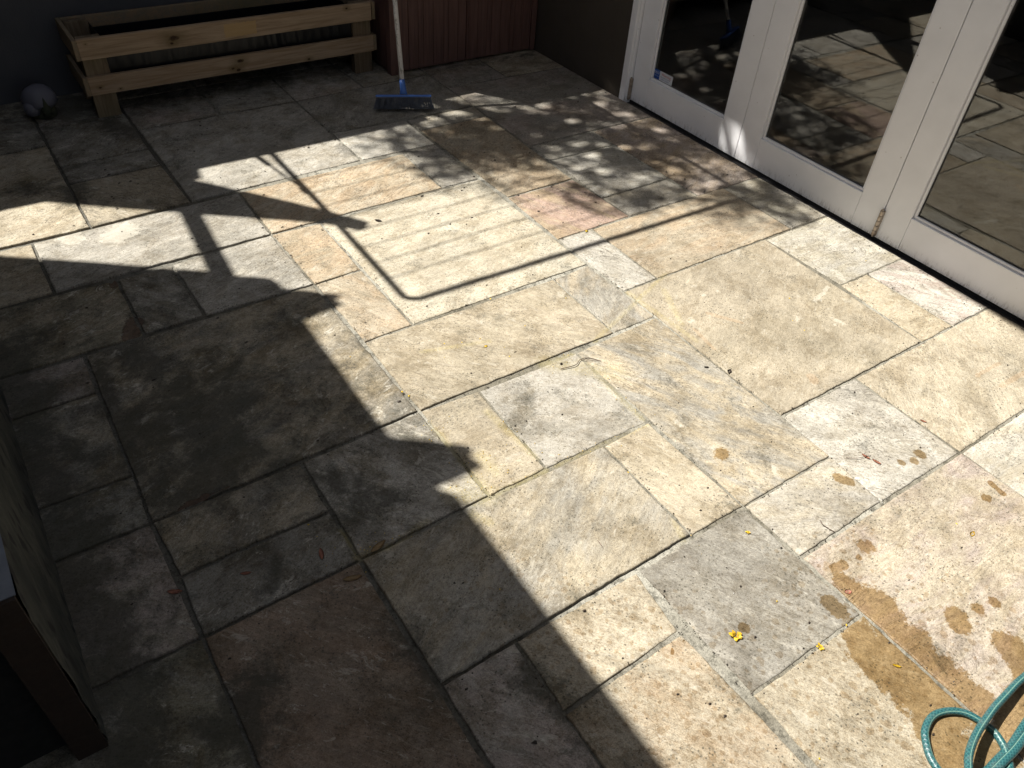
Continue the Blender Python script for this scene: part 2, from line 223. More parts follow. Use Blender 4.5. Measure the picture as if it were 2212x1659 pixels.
    col = n.mix(n.math('MULTIPLY', n.rng(sc_, .575, .61), n.rng(P[1], 0, .3, .32, .7)), col, (.47, .44, .37, 1))
    # pale scuffs
    pl = n.rng(n.math('ADD', pale, n.math('MULTIPLY', n.math('SUBTRACT', n.noise(pos, 45, 6, .7), .5), 1.1)), .48, .56)
    col = n.mix(n.math('MULTIPLY', pl, .38), col, (.55, .52, .44, 1))
    fl = n.rng(n.noise(n.mapping(suv, (1, 3, 1), (5, 5, 0)), 22, 7, .72, .7), .62, .68)
    col = n.mix(n.math('MULTIPLY', fl, .35), col, (.56, .54, .48, 1))
    # ground-in dirt and algae, plus shade painted under the planter
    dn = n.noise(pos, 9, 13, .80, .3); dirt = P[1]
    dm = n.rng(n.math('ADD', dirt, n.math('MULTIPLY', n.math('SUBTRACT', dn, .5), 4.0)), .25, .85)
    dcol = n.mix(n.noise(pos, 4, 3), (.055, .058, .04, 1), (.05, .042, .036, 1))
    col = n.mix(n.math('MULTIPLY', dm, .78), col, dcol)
    grime = n.rng(n.noise(pos, 120, 5, .8), .52, .66)
    col = n.mix(n.math('MULTIPLY', n.math('MULTIPLY', grime, n.rng(dirt, .05, .4)), .6), col, (.04, .038, .03, 1))
    # rust rings
    ru = n.rng(n.math('ADD', Q[0], n.math('MULTIPLY', n.math('SUBTRACT', n.noise(pos, 50, 5, .7), .5), .8)), .4, .6)
    col = n.mix(n.math('MULTIPLY', ru, .22), col, (.36, .22, .11, 1))
    # pollen dust
    pn = n.math('MULTIPLY', n.rng(n.noise(pos, 260, 4, .8), .46, .60), n.rng(n.math('ADD', P[2], n.math('MULTIPLY', n.math('SUBTRACT', n.noise(pos, 30, 5, .7), .5), .9)), .3, .8))
    col = n.mix(n.math('MULTIPLY', pn, .25), col, (.48, .39, .12, 1))
    col = n.mix(n.math('MULTIPLY', n.rng(P[2], .1, .8), .05), col, (.48, .40, .14, 1))
    # wet stain with crisp ragged border, and scattered drying drops
    wn = n.math('ADD', n.math('MULTIPLY', n.math('SUBTRACT', n.noise(pos, 22, 7, .72), .5), .9), n.math('MULTIPLY', n.math('SUBTRACT', n.noise(pos, 120, 4, .7), .5), .5))
    wm = n.rng(n.math('ADD', wet, wn), .465, .55)
    dr = n.math('MULTIPLY', n.rng(n.math('ADD', n.voro(pos, 42, dim='2D'), n.math('MULTIPLY', n.math('SUBTRACT', n.noise(pos, 130, 3), .5), .5)), .19, .26, 1, 0), n.rng(n.math('ADD', n.attr('spat', 'Fac'), n.math('MULTIPLY', n.math('SUBTRACT', n.noise(pos, 9, 4), .5), 1.2)), .35, .6))
    dr = n.math('MULTIPLY', dr, n.rng(n.voro(pos, 42, out='Color', dim='2D'), .52, .60))
    d2 = n.math('MULTIPLY', n.rng(n.math('ADD', n.voro(pos, 21, dim='2D'), n.math('MULTIPLY', n.math('SUBTRACT', n.noise(pos, 90, 4), .5), .3)), .17, .20, 1, 0), n.rng(n.voro(pos, 21, out='Color', dim='2D'), .58, .6))
    dr = n.math('MAXIMUM', dr, n.math('MULTIPLY', d2, n.rng(n.attr('spat', 'Fac'), .45, .6)))
    wm = n.math('MAXIMUM', wm, n.math('MULTIPLY', dr, .5))
    wcol = n.mix(1, n.hsv(col, 1, 1.15), (.58, .455, .29, 1), 'MULTIPLY')
    col = n.mix(n.math('MULTIPLY', wm, .92), col, wcol)
    # broken, chipped corner
    ch = n.rng(n.math('ADD', Q[1], n.math('MULTIPLY', n.math('SUBTRACT', n.noise(pos, 40, 6, .75), .5), .9)), .47, .52)
    col = n.mix(n.math('MULTIPLY', ch, .8), col, n.mix(n.noise(pos, 90, 4), (.03, .022, .016, 1), (.16, .10, .07, 1)))
    n.bs('Base Color', col)
    n.bs('Roughness', n.rng(wm, 0, 1, .88, .38))
    # riven relief: stepped layers, ripples, grain
    lay = n.noise(n.mapping(suv, (1.6, 4.2, 1)), 3.5, 6, .6, .9)
    sn = n.math('SNAP', lay, .055); stp = n.math('ADD', n.math('MULTIPLY', sn, .7), n.math('MULTIPLY', lay, .3))
    h = n.math('MULTIPLY', stp, n.math('MULTIPLY', P[0], 2.2))
    h = n.math('ADD', h, n.math('MULTIPLY', g3, .10)); h = n.math('ADD', h, n.math('MULTIPLY', g1, .09)); h = n.math('ADD', h, n.math('MULTIPLY', g2, .06)); h = n.math('ADD', h, n.math('MULTIPLY', rd_, .35))
    h = n.math('SUBTRACT', h, n.math('MULTIPLY', ch, .9))
    n.bs('Normal', n.bump(h, .8, .005))
    return n.m
def mortar_mat():
    n = NT('mortar', .95, .2); pos = n.coord('Object')
    par = n.attr('par', 'Color'); P = n.sepc(par)
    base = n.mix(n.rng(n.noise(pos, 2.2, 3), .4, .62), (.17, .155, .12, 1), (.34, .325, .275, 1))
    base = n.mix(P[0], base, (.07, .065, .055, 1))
    base = n.hsv(base, n.rng(n.noise(pos, 180, 4, .8), .3, .7, .6, 1.35))
    base = n.mix(n.math('MULTIPLY', n.rng(n.noise(pos, 30, 6, .75), .50, .62), .75), base, (.05, .047, .035, 1))
    base = n.mix(n.math('MULTIPLY', n.rng(n.math('ADD', P[2], n.math('MULTIPLY', n.math('SUBTRACT', n.noise(pos, 60, 5, .75), .5), 1.2)), .35, .85), .45), base, (.31, .265, .13, 1))
    n.bs('Base Color', base); n.bs('Normal', n.bump(n.noise(pos, 150, 6, .75), .9, .004))
    return n.m
# ---------------------------------------------------------------- paving geometry
GX0, GDX, GY0, GDY = .0344, .1828, .5256, .18352
XR = 2.812
def node(i, j):
    if i >= 15: 
        yy = [NODES[k][1] for k in NODES if k[1] == j]; return (XR + .004, sum(yy)/len(yy) if yy else GY0 + GDY*j)
    if (i, j) in NODES: return NODES[(i, j)]
    xs = [NODES[k][0] for k in NODES if k[0] == i and abs(k[1]-j) <= 4]; ys = [NODES[k][1] for k in NODES if k[1] == j and abs(k[0]-i) <= 4]
    return (sum(xs)/len(xs) if xs else GX0 + GDX*i, sum(ys)/len(ys) if ys else GY0 + GDY*j)
PAL = {'cream': (.415,.375,.28), 'pale': (.42,.395,.31), 'grey': (.27,.262,.225), 'lgrey': (.37,.355,.305), 'tan': (.335,.295,.21), 'sand': (.385,.34,.25), 'ochre': (.385,.335,.235),
       'orange': (.385,.30,.195), 'pink': (.35,.25,.20), 'white': (.44,.43,.375), 'brown': (.225,.178,.13), 'rust': (.25,.18,.125), 'dark': (.17,.158,.125), 'olive': (.21,.195,.135), 'mauve': (.34,.292,.255), 'dgrey': (.20,.19,.16)}
# i0,j0,i1,j1, main, second, streak 0..1, bedding angle deg, dirt, grit
SL = [(0,5,4,9,'tan','dgrey',.6,25,.34,.1),(4,7,5,9,'orange','sand',.6,-60,.05,.1),(4,9,5,11,'orange','tan',.6,20,.03,.1),(5,7,9,11,'pale','cream',.4,10,0,0),
 (4,5,8,7,'tan','sand',.7,-50,.04,.05),(8,5,9,7,'grey','sand',.8,60,.02,0),(9,6,10,8,'lgrey','white',1,-65,0,0),(9,8,11,10,'pink','orange',.8,-70,0,0),(10,6,14,8,'sand','orange',.6,0,0,.1),
 (14,6,15,8,'lgrey','pale',.5,0,0,0),(9,2,13,6,'sand','tan',.3,30,0,0),(13,4,15,6,'white','pale',.9,0,0,0),(13,2,14,4,'ochre','cream',.4,0,0,.6),(14,2,15,4,'mauve','white',1,-60,0,0),
 (7,1,9,5,'ochre','grey',.9,-60,.03,.1),(5,3,7,5,'lgrey','grey',.5,-40,.02,0),(4,3,5,5,'sand','tan',.3,0,.03,.1),(2,3,4,5,'lgrey','dgrey',.7,-50,.22,.1),
 (0,4,2,5,'tan','dgrey',.5,30,.25,.4),(0,3,2,4,'grey','dgrey',.5,20,.25,.5),(2,1,6,3,'tan','grey',.5,30,.06,.3),(6,1,7,3,'tan','sand',.7,-60,.03,.1),
 (9,0,11,2,'lgrey','white',1,-50,0,0),(11,0,15,2,'sand','cream',.5,50,0,0),(7,0,9,1,'lgrey','cream',.7,-30,0,.1),(5,-1,7,1,'grey','dgrey',.7,-60,0,.15),
 (7,-4,11,0,'sand','mauve',.7,0,0,.2),(11,-3,15,0,'white','cream',.7,0,0,0),(5,-4,7,-1,'cream','tan',.5,-60,.03,.7),(3,0,5,1,'cream','sand',.6,-50,.05,.6),(3,-3,5,0,'cream','orange',.5,-60,.02,.9),
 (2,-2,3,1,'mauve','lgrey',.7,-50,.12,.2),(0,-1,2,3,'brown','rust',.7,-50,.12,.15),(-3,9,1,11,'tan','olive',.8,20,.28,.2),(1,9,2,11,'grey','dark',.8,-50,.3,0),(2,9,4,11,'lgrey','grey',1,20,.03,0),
 (0,11,4,13,'lgrey','grey',.8,15,.02,0),(-3,11,0,13,'sand','tan',.6,10,.06,0),(-3,13,1,17,'cream','sand',.9,25,.05,0),(1,13,3,15,'tan','sand',.9,-50,.06,0),(1,15,3,16,'grey','dgrey',.7,15,.22,0),
 (1,16,3,18,'grey','dgrey',.9,40,.15,0),(3,13,7,17,'lgrey','grey',.6,30,.10,0),(5,17,7,19,'grey','lgrey',1,-20,.18,0),(3,17,5,19,'grey','mauve',.7,0,.18,0),(7,13,9,15,'white','lgrey',.5,10,0,0),
 (7,15,11,17,'grey','lgrey',.6,50,.12,0),(9,14,11,15,'lgrey','cream',.5,0,.05,0),(7,17,9,19,'lgrey','mauve',.6,0,.15,0),(9,17,11,19,'grey','tan',.6,0,.15,0),(11,16,13,18,'grey','mauve',.6,0,.10,0),(13,16,15,18,'cream','brown',.7,0,.1,0),
 (11,12,15,16,'grey','mauve',.4,0,.06,0),(9,10,11,14,'sand','orange',.5,45,0,.3),(11,11,13,12,'lgrey','grey',.5,0,.03,0),(11,9,13,11,'white','lgrey',.6,-20,.02,0),(11,8,13,9,'lgrey','cream',.4,0,.02,0),
 (13,8,15,12,'mauve','orange',.5,30,.02,0),(8,11,9,13,'grey','lgrey',.9,-20,0,0),(4,11,8,13,'sand','orange',.95,28,0,0),(4,13,4,13,'grey','grey',0,0,0,0),
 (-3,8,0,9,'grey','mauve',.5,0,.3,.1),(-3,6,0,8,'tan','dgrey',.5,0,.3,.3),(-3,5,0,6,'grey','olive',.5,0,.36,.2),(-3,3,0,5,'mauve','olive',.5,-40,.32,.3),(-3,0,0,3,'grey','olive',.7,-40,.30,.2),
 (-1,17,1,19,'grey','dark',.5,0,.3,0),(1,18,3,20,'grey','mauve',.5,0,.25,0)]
SL = [s for s in SL if s[0] != s[2]]
occ = set()
for s in SL:
    for i in range(s[0], s[2]):
        for j in range(s[1], s[3]): occ.add((i, j))
names = ['grey', 'sand', 'tan', 'lgrey', 'mauve', 'cream']
for j in range(-14, 20):
    for i in range(-6, 15):
        if (i, j) in occ: continue
        for (dw, dh) in random.choice([[(3,2),(2,2),(2,1),(1,2),(1,1)], [(2,3),(2,2),(1,2),(2,1),(1,1)], [(2,2),(2,1),(1,2),(1,1)]]):
            cells = [(i+a, j+b) for a in range(dw) for b in range(dh)]
            if all(c not in occ and c[0] < 15 and c[1] < 20 for c in cells):
                occ.update(cells); SL.append((i, j, i+dw, j+dh, random.choice(names), random.choice(names), random.uniform(.4,.9), random.uniform(-60,60), .1, .2)); break
def cap_field(X, Y, caps, k=2.0):
    f = np.zeros_like(X)
    for ax, ay, bx, by, r in caps:
        dx, dy = bx-ax, by-ay; L = dx*dx+dy*dy
        t = np.clip(((X-ax)*dx+(Y-ay)*dy)/L, 0, 1) if L > 1e-9 else 0
        d = np.hypot(X-(ax+t*dx), Y-(ay+t*dy))
        f = np.maximum(f, np.clip(1-d/(k*r), 0, 1))
    return f
_perm = rng.permutation(256); _grad = rng.uniform(-1, 1, 256)
def vnoise(x, y):
    xi = np.floor(x).astype(int); yi = np.floor(y).astype(int); fx = x-xi; fy = y-yi
    fx = fx*fx*(3-2*fx); fy = fy*fy*(3-2*fy)
    h = lambda a, b: _grad[_perm[(_perm[a & 255]+b) & 255]]
    return (h(xi,yi)*(1-fx)+h(xi+1,yi)*fx)*(1-fy)+(h(xi,yi+1)*(1-fx)+h(xi+1,yi+1)*fx)*fy
def fbm(x, y, o=4):
    s = 0; a = 1
    for k in range(o): s = s+a*vnoise(x*2**k+17*k, y*2**k+5*k); a *= .5
    return s
RAISE = {(4,5):.0022,(9,2):.0018,(2,1):.004,(0,5):.001,(4,11):.001,(5,3):-.0005,(3,0):-.0006,(5,-1):-.0004,(7,-4):.002,(9,0):-.0004,(9,10):.0015}
def build_paving():
    V=[]; F=[]; A={k:[] for k in ('suv','cola','colb','par','par2','spat')}; base=0
    for s in SL:
        i0,j0,i1,j1,ma,mb,streak,ang,dirt,grit = s
        c = [np.array(node(*q)) for q in ((i0,j0),(i1,j0),(i1,j1),(i0,j1))]
        near = c[0][1] < 2.6 and c[1][0] > -.2 and c[3][1] > -.2
        step = .008 if near else .018
        w_ = np.linalg.norm(c[1]-c[0]); h_ = np.linalg.norm(c[3]-c[0])
        lf_ = c[0][0] < .75 or c[0][1] > 2.5; ins = [random.uniform(.004,.0068) if lf_ else random.uniform(.0028,.0048) for _ in range(4)]
        if i1 >= 15: ins[1] = .004
        def axis(L, a, b):
            L2 = L-a-b; n = max(3, int(L2/step)); core = np.linspace(.006, L2-.006, n)
            t = np.concatenate([[0, 0, .0018, .0035], core, [L2-.0035, L2-.0018, L2, L2]])
            return (a+t)/L, np.concatenate([[0],[1]*(len(t)-2),[0]]), np.minimum(t, L2-t)
        u, mu, du = axis(w_, ins[3], ins[1]); v, mv, dv = axis(h_, ins[0], ins[2])
        U, Vv = np.meshgrid(u, v); DU, DV = np.meshgrid(du, dv); MU, MV = np.meshgrid(mu, mv)
        X = (1-U)*(1-Vv)*c[0][0]+U*(1-Vv)*c[1][0]+U*Vv*c[2][0]+(1-U)*Vv*c[3][0]
        Y = (1-U)*(1-Vv)*c[0][1]+U*(1-Vv)*c[1][1]+U*Vv*c[2][1]+(1-U)*Vv*c[3][1]
        D = np.minimum(DU, DV); skirt = (MU*MV < .5)
        fall = np.clip(1-D/.02, 0, 1)
        X = X+fall*(fbm(Y*30+i0*3.1, X*9)*.0016+fbm(Y*110, X*30, 2)*.0006); Y = Y+fall*(fbm(X*30+j0*7.7, Y*9+40)*.0016+fbm(X*110+9, Y*30, 2)*.0006)
        seed = (i0*13.7+j0*5.3) % 50
        Zt = fbm(X*5+seed, Y*5)*.0005+fbm(X*22+seed, Y*22)*.0005
        ex = np.where(D < .0005, -.0022, np.where(D < .0022, -.0007, np.where(D < .004, -.0002, 0)))
        Zt = Zt+ex+RAISE.get((i0,j0), random.uniform(-.0005,.0010))+.0034+(U-.5)*random.uniform(-.001,.001)
        ch = cap_field(X, Y, CHIP, 2.0) if near else np.zeros_like(X)
        Zt = Zt-.008*np.clip((ch+.3*fbm(X*60, Y*60)-.5)*4, 0, 1)
        Z = np.where(skirt, -.03, Zt)
        a = math.radians(ang); lx = X-c[0][0]; ly = Y-c[0][1]
        su = lx*math.cos(a)+ly*math.sin(a)+seed; sv = -lx*math.sin(a)+ly*math.cos(a)+seed*1.7
        n = X.size; V.append(np.stack([X,Y,Z],-1).reshape(-1,3))
        A['suv'].append(np.stack([su, sv, np.full_like(X, seed*.31)],-1).reshape(-1,3))
        one = np.ones(n)
        jit = random.uniform(.94,1.06)
        for k, m_ in (('cola', ma), ('colb', mb)):
            cc = [(.82*a_+.18*b_)*k_ for a_, b_, k_ in zip(PAL[m_], (.345,.318,.255), (1.0,.982,1.0))]; A[k].append(np.stack([one*cc[0]*jit, one*cc[1]*jit, one*cc[2]*jit, one],-1))
        A['spat'].append((cap_field(X, Y, [q_ for q_ in WET if q_[4] > .03]+[(.85,.40,1.15,.25,.04),(.62,.80,.95,.45,.03)], 9.0) if near else np.zeros_like(X)).reshape(-1,1))
        if near:
            wet = cap_field(X, Y, WET); pol = cap_field(X, Y, POL, 2.5); dr = cap_field(X, Y, DIRT_SHADE, 1.9); pal = cap_field(X, Y, [q_ for q_ in PALE if q_[0] < 1], 2)+.66*cap_field(X, Y, [q_ for q_ in PALE if q_[0] > 1], 2); ru = cap_field(X, Y, RUST, 2)
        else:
            wet=pol=ru=np.zeros_like(X); dr = cap_field(X, Y, DIRT_SHADE, 1.9); pal = cap_field(X, Y, PALE, 2)
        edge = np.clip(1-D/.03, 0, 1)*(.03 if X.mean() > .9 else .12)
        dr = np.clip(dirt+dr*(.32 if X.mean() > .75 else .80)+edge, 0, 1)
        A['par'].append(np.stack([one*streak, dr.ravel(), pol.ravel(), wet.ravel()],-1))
        A['par2'].append(np.stack([ru.ravel(), ch.ravel(), one*grit, pal.ravel()],-1))
        R_, C_ = X.shape; idx = np.arange(n).reshape(R_, C_)+base
        q = np.stack([idx[:-1,:-1], idx[:-1,1:], idx[1:,1:], idx[1:,:-1]],-1).reshape(-1,4); F.append(q); base += n
    return np.concatenate(V), np.concatenate(F), {k: np.concatenate(v) for k, v in A.items()}
def np_mesh(name, V, F, A):
    me = bpy.data.meshes.new(name); me.vertices.add(len(V)); me.vertices.foreach_set('co', V.astype(np.float32).ravel())
    k = F.shape[1]
    me.loops.add(F.size); me.loops.foreach_set('vertex_index', F.astype(np.int32).ravel())
    me.polygons.add(len(F)); me.polygons.foreach_set('loop_start', np.arange(0, F.size, k, dtype=np.int32)); me.polygons.foreach_set('loop_total', np.full(len(F), k, dtype=np.int32))
    me.update(calc_edges=True)
    for n, a in A.items():
        if a.shape[1] == 1:
            at = me.attributes.new(n, 'FLOAT', 'POINT'); at.data.foreach_set('value', a.astype(np.float32).ravel())
        elif a.shape[1] == 3:
            at = me.attributes.new(n, 'FLOAT_VECTOR', 'POINT'); at.data.foreach_set('vector', a.astype(np.float32).ravel())
        else:
            at = me.attributes.new(n, 'FLOAT_COLOR', 'POINT'); at.data.foreach_set('color', a.astype(np.float32).ravel())
    return me
V, F, A = build_paving()
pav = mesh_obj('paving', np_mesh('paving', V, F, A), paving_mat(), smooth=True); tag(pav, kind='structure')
gx = np.linspace(-1.3, 2.8115, 275); gy = np.arange(-2.2, 4.3, .015); X, Y = np.meshgrid(gx, gy)
Z = .0006-.0050*np.clip((.95-X)/.4, 0, 1)+fbm(X*40, Y*40, 3)*.0005
idx = np.arange(X.size).reshape(X.shape)
Q = np.stack([idx[:-1,:-1], idx[:-1,1:], idx[1:,1:], idx[1:,:-1]],-1).reshape(-1,4)
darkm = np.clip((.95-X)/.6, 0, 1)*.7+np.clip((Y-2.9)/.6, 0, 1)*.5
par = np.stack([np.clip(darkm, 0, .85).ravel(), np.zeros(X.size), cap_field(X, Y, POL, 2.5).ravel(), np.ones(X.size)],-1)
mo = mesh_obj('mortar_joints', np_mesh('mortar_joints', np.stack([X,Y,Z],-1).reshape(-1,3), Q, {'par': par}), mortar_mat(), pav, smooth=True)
bm = bmesh.new(); box(bm, -60, 60, -60, 60, -.3, -.05); tag(mesh_obj('ground', bm, simple('bare earth', (.12,.09,.06), .95, .3, 3, .5)), kind='structure')
# ---------------------------------------------------------------- walls
render_grey = simple('dark blue grey render', (.060,.062,.070), .85, .1, 6, .35, bscale=140)
render_brown = simple('dark brown render', (.062,.050,.038), .85, .1, 6, .35, bscale=160)
bm = bmesh.new(); box(bm, -1.1, 1.05, 4.17, 4.28, -.04, 1.66); box(bm, 1.05, 2.813, 4.171, 4.279, -.04, 1.36)
bw = mesh_obj('boundary_wall', bm, render_grey); tag(bw, 'dark rendered wall behind the timber planter and cabinet', 'wall')
bm = bmesh.new(); box(bm, -1.2, -1.102, -3, 4.28, -.04, 1.88)
tag(mesh_obj('side_wall', bm, simple('grey green render', (.14,.15,.145), .85, .1, 6, .3)), 'grey side wall beyond the low stone wall on the left', 'wall')
# pergola roof whose stepped outline throws the left-hand shade
wood_dark = simple('stained roof timber', (.12,.085,.06), .8, .2, 12, .3)
pr = empty('pergola_roof', (-1.5, 2, 0), 'flat timber pergola roof whose stepped edge shades the left paving', 'pergola')
bm = bmesh.new(); prism(bm, [(-.348,6.5),(-2.4,6.5),(-2.4,5.66)]+R1[::-1], 2.305, 2.325)
mesh_obj('roof_panel', bm, wood_dark, pr)
bm = bmesh.new(); prism(bm, [(-.31,-3),(-.336,1.2)]+R2[::-1]+[(-2.4,5.228),(-2.6,-3)], 2.300, 2.320)
mesh_obj('roof_panel', bm, wood_dark, pr)
bm = bmesh.new(); p = [Vector((*q, 0)) for q in POST]; prism(bm, [tuple(q)[:2] for q in (p[0]+(p[0]-p[3])*.1, p[1]+(p[1]-p[2])*.1, p[2]+(p[2]-p[1])*.1, p[3]+(p[3]-p[0])*.1)], 2.270, 2.300)
mesh_obj('rafter', bm, wood_dark, pr)
for (px, py) in ((-1.0,-2.5),(-1.0,1.2),(-1.0,3.9)):
    bm = bmesh.new(); box(bm, px-.045, px+.045, py-.045, py+.045, 0, 2.299); mesh_obj('post', bm, wood_dark, pr)
# ---------------------------------------------------------------- house
white = NT('white door paint', .38, .45); c_ = white.coord()
wc = white.hsv((.86,.86,.88,1), white.rng(white.noise(c_, 7, 5), .3, .7, .95, 1.04))
z_ = white.sep(c_)[2]
dz = white.math('MULTIPLY', white.rng(z_, .05, .0, 0, 1), white.rng(white.noise(white.mapping(c_, (1,1,.25)), 90, 6, .8), .50, .62))
wc = white.mix(white.math('MULTIPLY', dz, .75), wc, (.14,.11,.08,1))
wc = white.mix(white.math('MULTIPLY', white.rng(white.voro(c_, 16), .035, .05, 1, 0), .5), wc, (.25,.2,.17,1))
white.bs('Base Color', wc); white.bs('Normal', white.bump(white.noise(white.mapping(c_, (1,1,.15)), 160, 4), .12, .002)); white = white.m
glass = NT('door glass', 0, .5); glass.bs('Base Color', (.93,.95,.94,1)); glass.bs('Transmission Weight', 1.0); glass.bs('IOR', 1.66); glass = glass.m
steel = simple('weathered steel', (.42,.36,.30), .45, .3, 60, .4, metal=.8, dirt=.7, dirtcol=(.12,.06,.03))
black_metal = simple('black threshold', (.022,.021,.022), .6, .3, 30, .2)
house = empty('house', (3.2, 1.5, 0), 'rendered house wall with white framed bifold glass doors onto the patio', 'house')
bm = bmesh.new(); box(bm, 2.815, 3.05, 2.985, 4.6, -.04, 2.78); box(bm, 2.815, 3.05, -3, -.95, -.04, 2.78); box(bm, 2.816, 3.05, -.949, 2.984, 2.2, 2.78)
mesh_obj('wall', bm, render_brown, house)
bm = bmesh.new(); box(bm, 2.808, 2.93, 2.944, 2.984, -.03, 2.199); box(bm, 2.822, 2.93, 2.938, 2.9435, -.03, 2.199); box(bm, 2.808, 2.93, -.948, -.91, -.03, 2.199); box(bm, 2.808, 2.93, -.909, 2.943, 2.16, 2.199)
mesh_obj('door_frame', bm, white, house, bevel=.003)
bm = bmesh.new(); box(bm, 2.8135, 2.845, -.908, 2.942, -.04, -.006); box(bm, 2.846, 2.93, -.908, 2.942, -.04, .004)
mesh_obj('threshold', bm, black_metal, house)
def leaf(y1, y0, lab):
    bm = bmesh.new(); X0, X1 = 2.840, 2.880; st_ = .112; zb, zt = .010, 2.15; rb = .150
    box(bm, X0, X1, y0, y0+st_, zb, zt); box(bm, X0, X1, y1-st_, y1, zb, zt)
    box(bm, X0+.0006, X1-.0006, y0+st_+.0008, y1-st_-.0008, zb+.0005, rb); box(bm, X0+.0006, X1-.0006, y0+st_+.0008, y1-st_-.0008, zt-.12, zt-.0005)
    lf = mesh_obj('door_leaf', bm, white, house, bevel=.0022); tag(lf, lab)
    a, b, z0, z1 = y0+st_+.001, y1-st_-.001, rb+.0005, zt-.121
    bm = bmesh.new(); box(bm, 2.862, 2.866, a+.002, b-.002, z0+.002, z1-.002); mesh_obj('glass', bm, glass, lf)
    bm = bmesh.new(); t = .011
    for (q0, q1, r0, r1) in ((a, b, z0, z0+t), (a, b, z1-t, z1), (a, a+t, z0+t, z1-t), (b-t, b, z0+t, z1-t)): box(bm, 2.850, 2.861, q0, q1, r0, r1)
    mesh_obj('glazing_bead', bm, white, lf, bevel=.003)
    return lf
l1 = leaf(2.934, 2.193, 'left door leaf carrying the warning sticker')
l2 = leaf(2.190, 1.420, 'middle door leaf reflecting the pergola shadow')
l3 = leaf(1.4165, .648, 'right door leaf with the hinge low on its edge')
l4 = leaf(.6445, -.126, None); l5 = leaf(-.1295, -.899, None)
def hinge(y, z0, z1, r):
    bm = bmesh.new(); zs = [z0+(z1-z0)*k/5 for k in range(6)]
    for a, b in zip(zs, zs[1:]): tube(bm, [(2.832, y, a+.0008), (2.832, y, b-.0008)], r, 12)
    tube(bm, [(2.832, y, z0-.006), (2.832, y, z1+.006)], r*.55, 10)
    box(bm, 2.8335, 2.8395, y-.009, y+.009, z0, z1)
    return mesh_obj('hinge', bm, steel, l3 if y < 2 else l1, bevel=.0006)
hinge(1.418, .018, .128, .0085); hinge(2.936, .012, .118, .0085)
# interior
floorm = NT('dark timber floor', .35, .4); c_ = floorm.coord()
fb = floorm.noise(floorm.mapping(c_, (8,1,1)), 6, 6, .6); floorm.bs('Base Color', floorm.mix(fb, (.085,.03,.016,1), (.15,.055,.03,1))); floorm = floorm.m
bm = bmesh.new(); box(bm, 2.935, 6.2, -2.9, 4.5, -.04, .006); mesh_obj('interior_floor', bm, floorm, house)
bm = bmesh.new(); box(bm, 6.2, 6.3, -2.9, 4.5, -.04, 2.6); box(bm, 3.05, 6.2, 4.5, 4.6, -.04, 2.6); box(bm, 3.05, 6.2, -3, -2.9, -.04, 2.6); box(bm, 2.94, 6.3, -3, 4.6, 2.601, 2.7)
mesh_obj('interior_wall', bm, simple('interior plaster', (.10,.08,.065), .8), house)
bm = bmesh.new(); prism(bm, [(1.755,4.8),(1.76,3.74),(1.825,3.66),(1.825,3.54),(1.755,3.44),(1.738,2.697),(1.721,2.484),(1.707,2.179),(1.635,1.0),(1.53,-3),(3.3,-3),(3.3,4.6),(1.77,4.6)], 2.40, 2.50); mesh_obj('eave', bm, simple('eave lining', (.75,.75,.75), .7), house)
# ---------------------------------------------------------------- warning sticker on the first pane
blue = simple('sticker blue', (.010,.075,.32), .35, .03); wht = simple('sticker white', (.62,.64,.68), .35, .03); red = simple('sticker red', (.45,.03,.03), .4, .03); dblue = simple('sticker print blue', (.03,.10,.30), .4, .03)
def text_mesh(txt, size, mat_i, bm, y, z, x):
    cu = bpy.data.curves.new('t', 'FONT'); cu.body = txt; cu.size = size; cu.resolution_u = 2
    o = bpy.data.objects.new('t', cu); COL.objects.link(o); dg = bpy.context.evaluated_depsgraph_get(); me = o.evaluated_get(dg).to_mesh()
    vs_ = [bm.verts.new((x, y - v.co.x, z + v.co.y)) for v in me.vertices]
    for f in me.polygons:
        try: fc = bm.faces.new([vs_[k] for k in f.vertices]); fc.material_index = mat_i
        except ValueError: pass
    o.evaluated_get(dg).to_mesh_clear(); bpy.data.objects.remove(o); bpy.data.curves.remove(cu)
bm = bmesh.new(); xs = 2.8605
box(bm, xs, xs+.0006, 2.773, 2.812, .163, .207, 0); box(bm, xs, xs+.0006, 2.682, 2.7728, .163, .207, 1)
text_mesh('RACV', .0130, 1, bm, 2.8085, .1905, xs-.0002); text_mesh('Home Security', .0052, 1, bm, 2.8095, .176, xs-.0002)
box(bm, xs-.0002, xs, 2.779, 2.806, .1875, .1885, 1)
text_mesh('Warning', .0185, 2, bm, 2.760, .1885, xs-.0002); text_mesh('Electronic Security', .0088, 3, bm, 2.764, .1790, xs-.0002); text_mesh('System Installed', .0088, 3, bm, 2.760, .1695, xs-.0002)
stk = mesh_obj('sticker', bm, [blue, wht, red, dblue], l1); tag(stk, 'blue and white warning sticker in the corner of the glass')
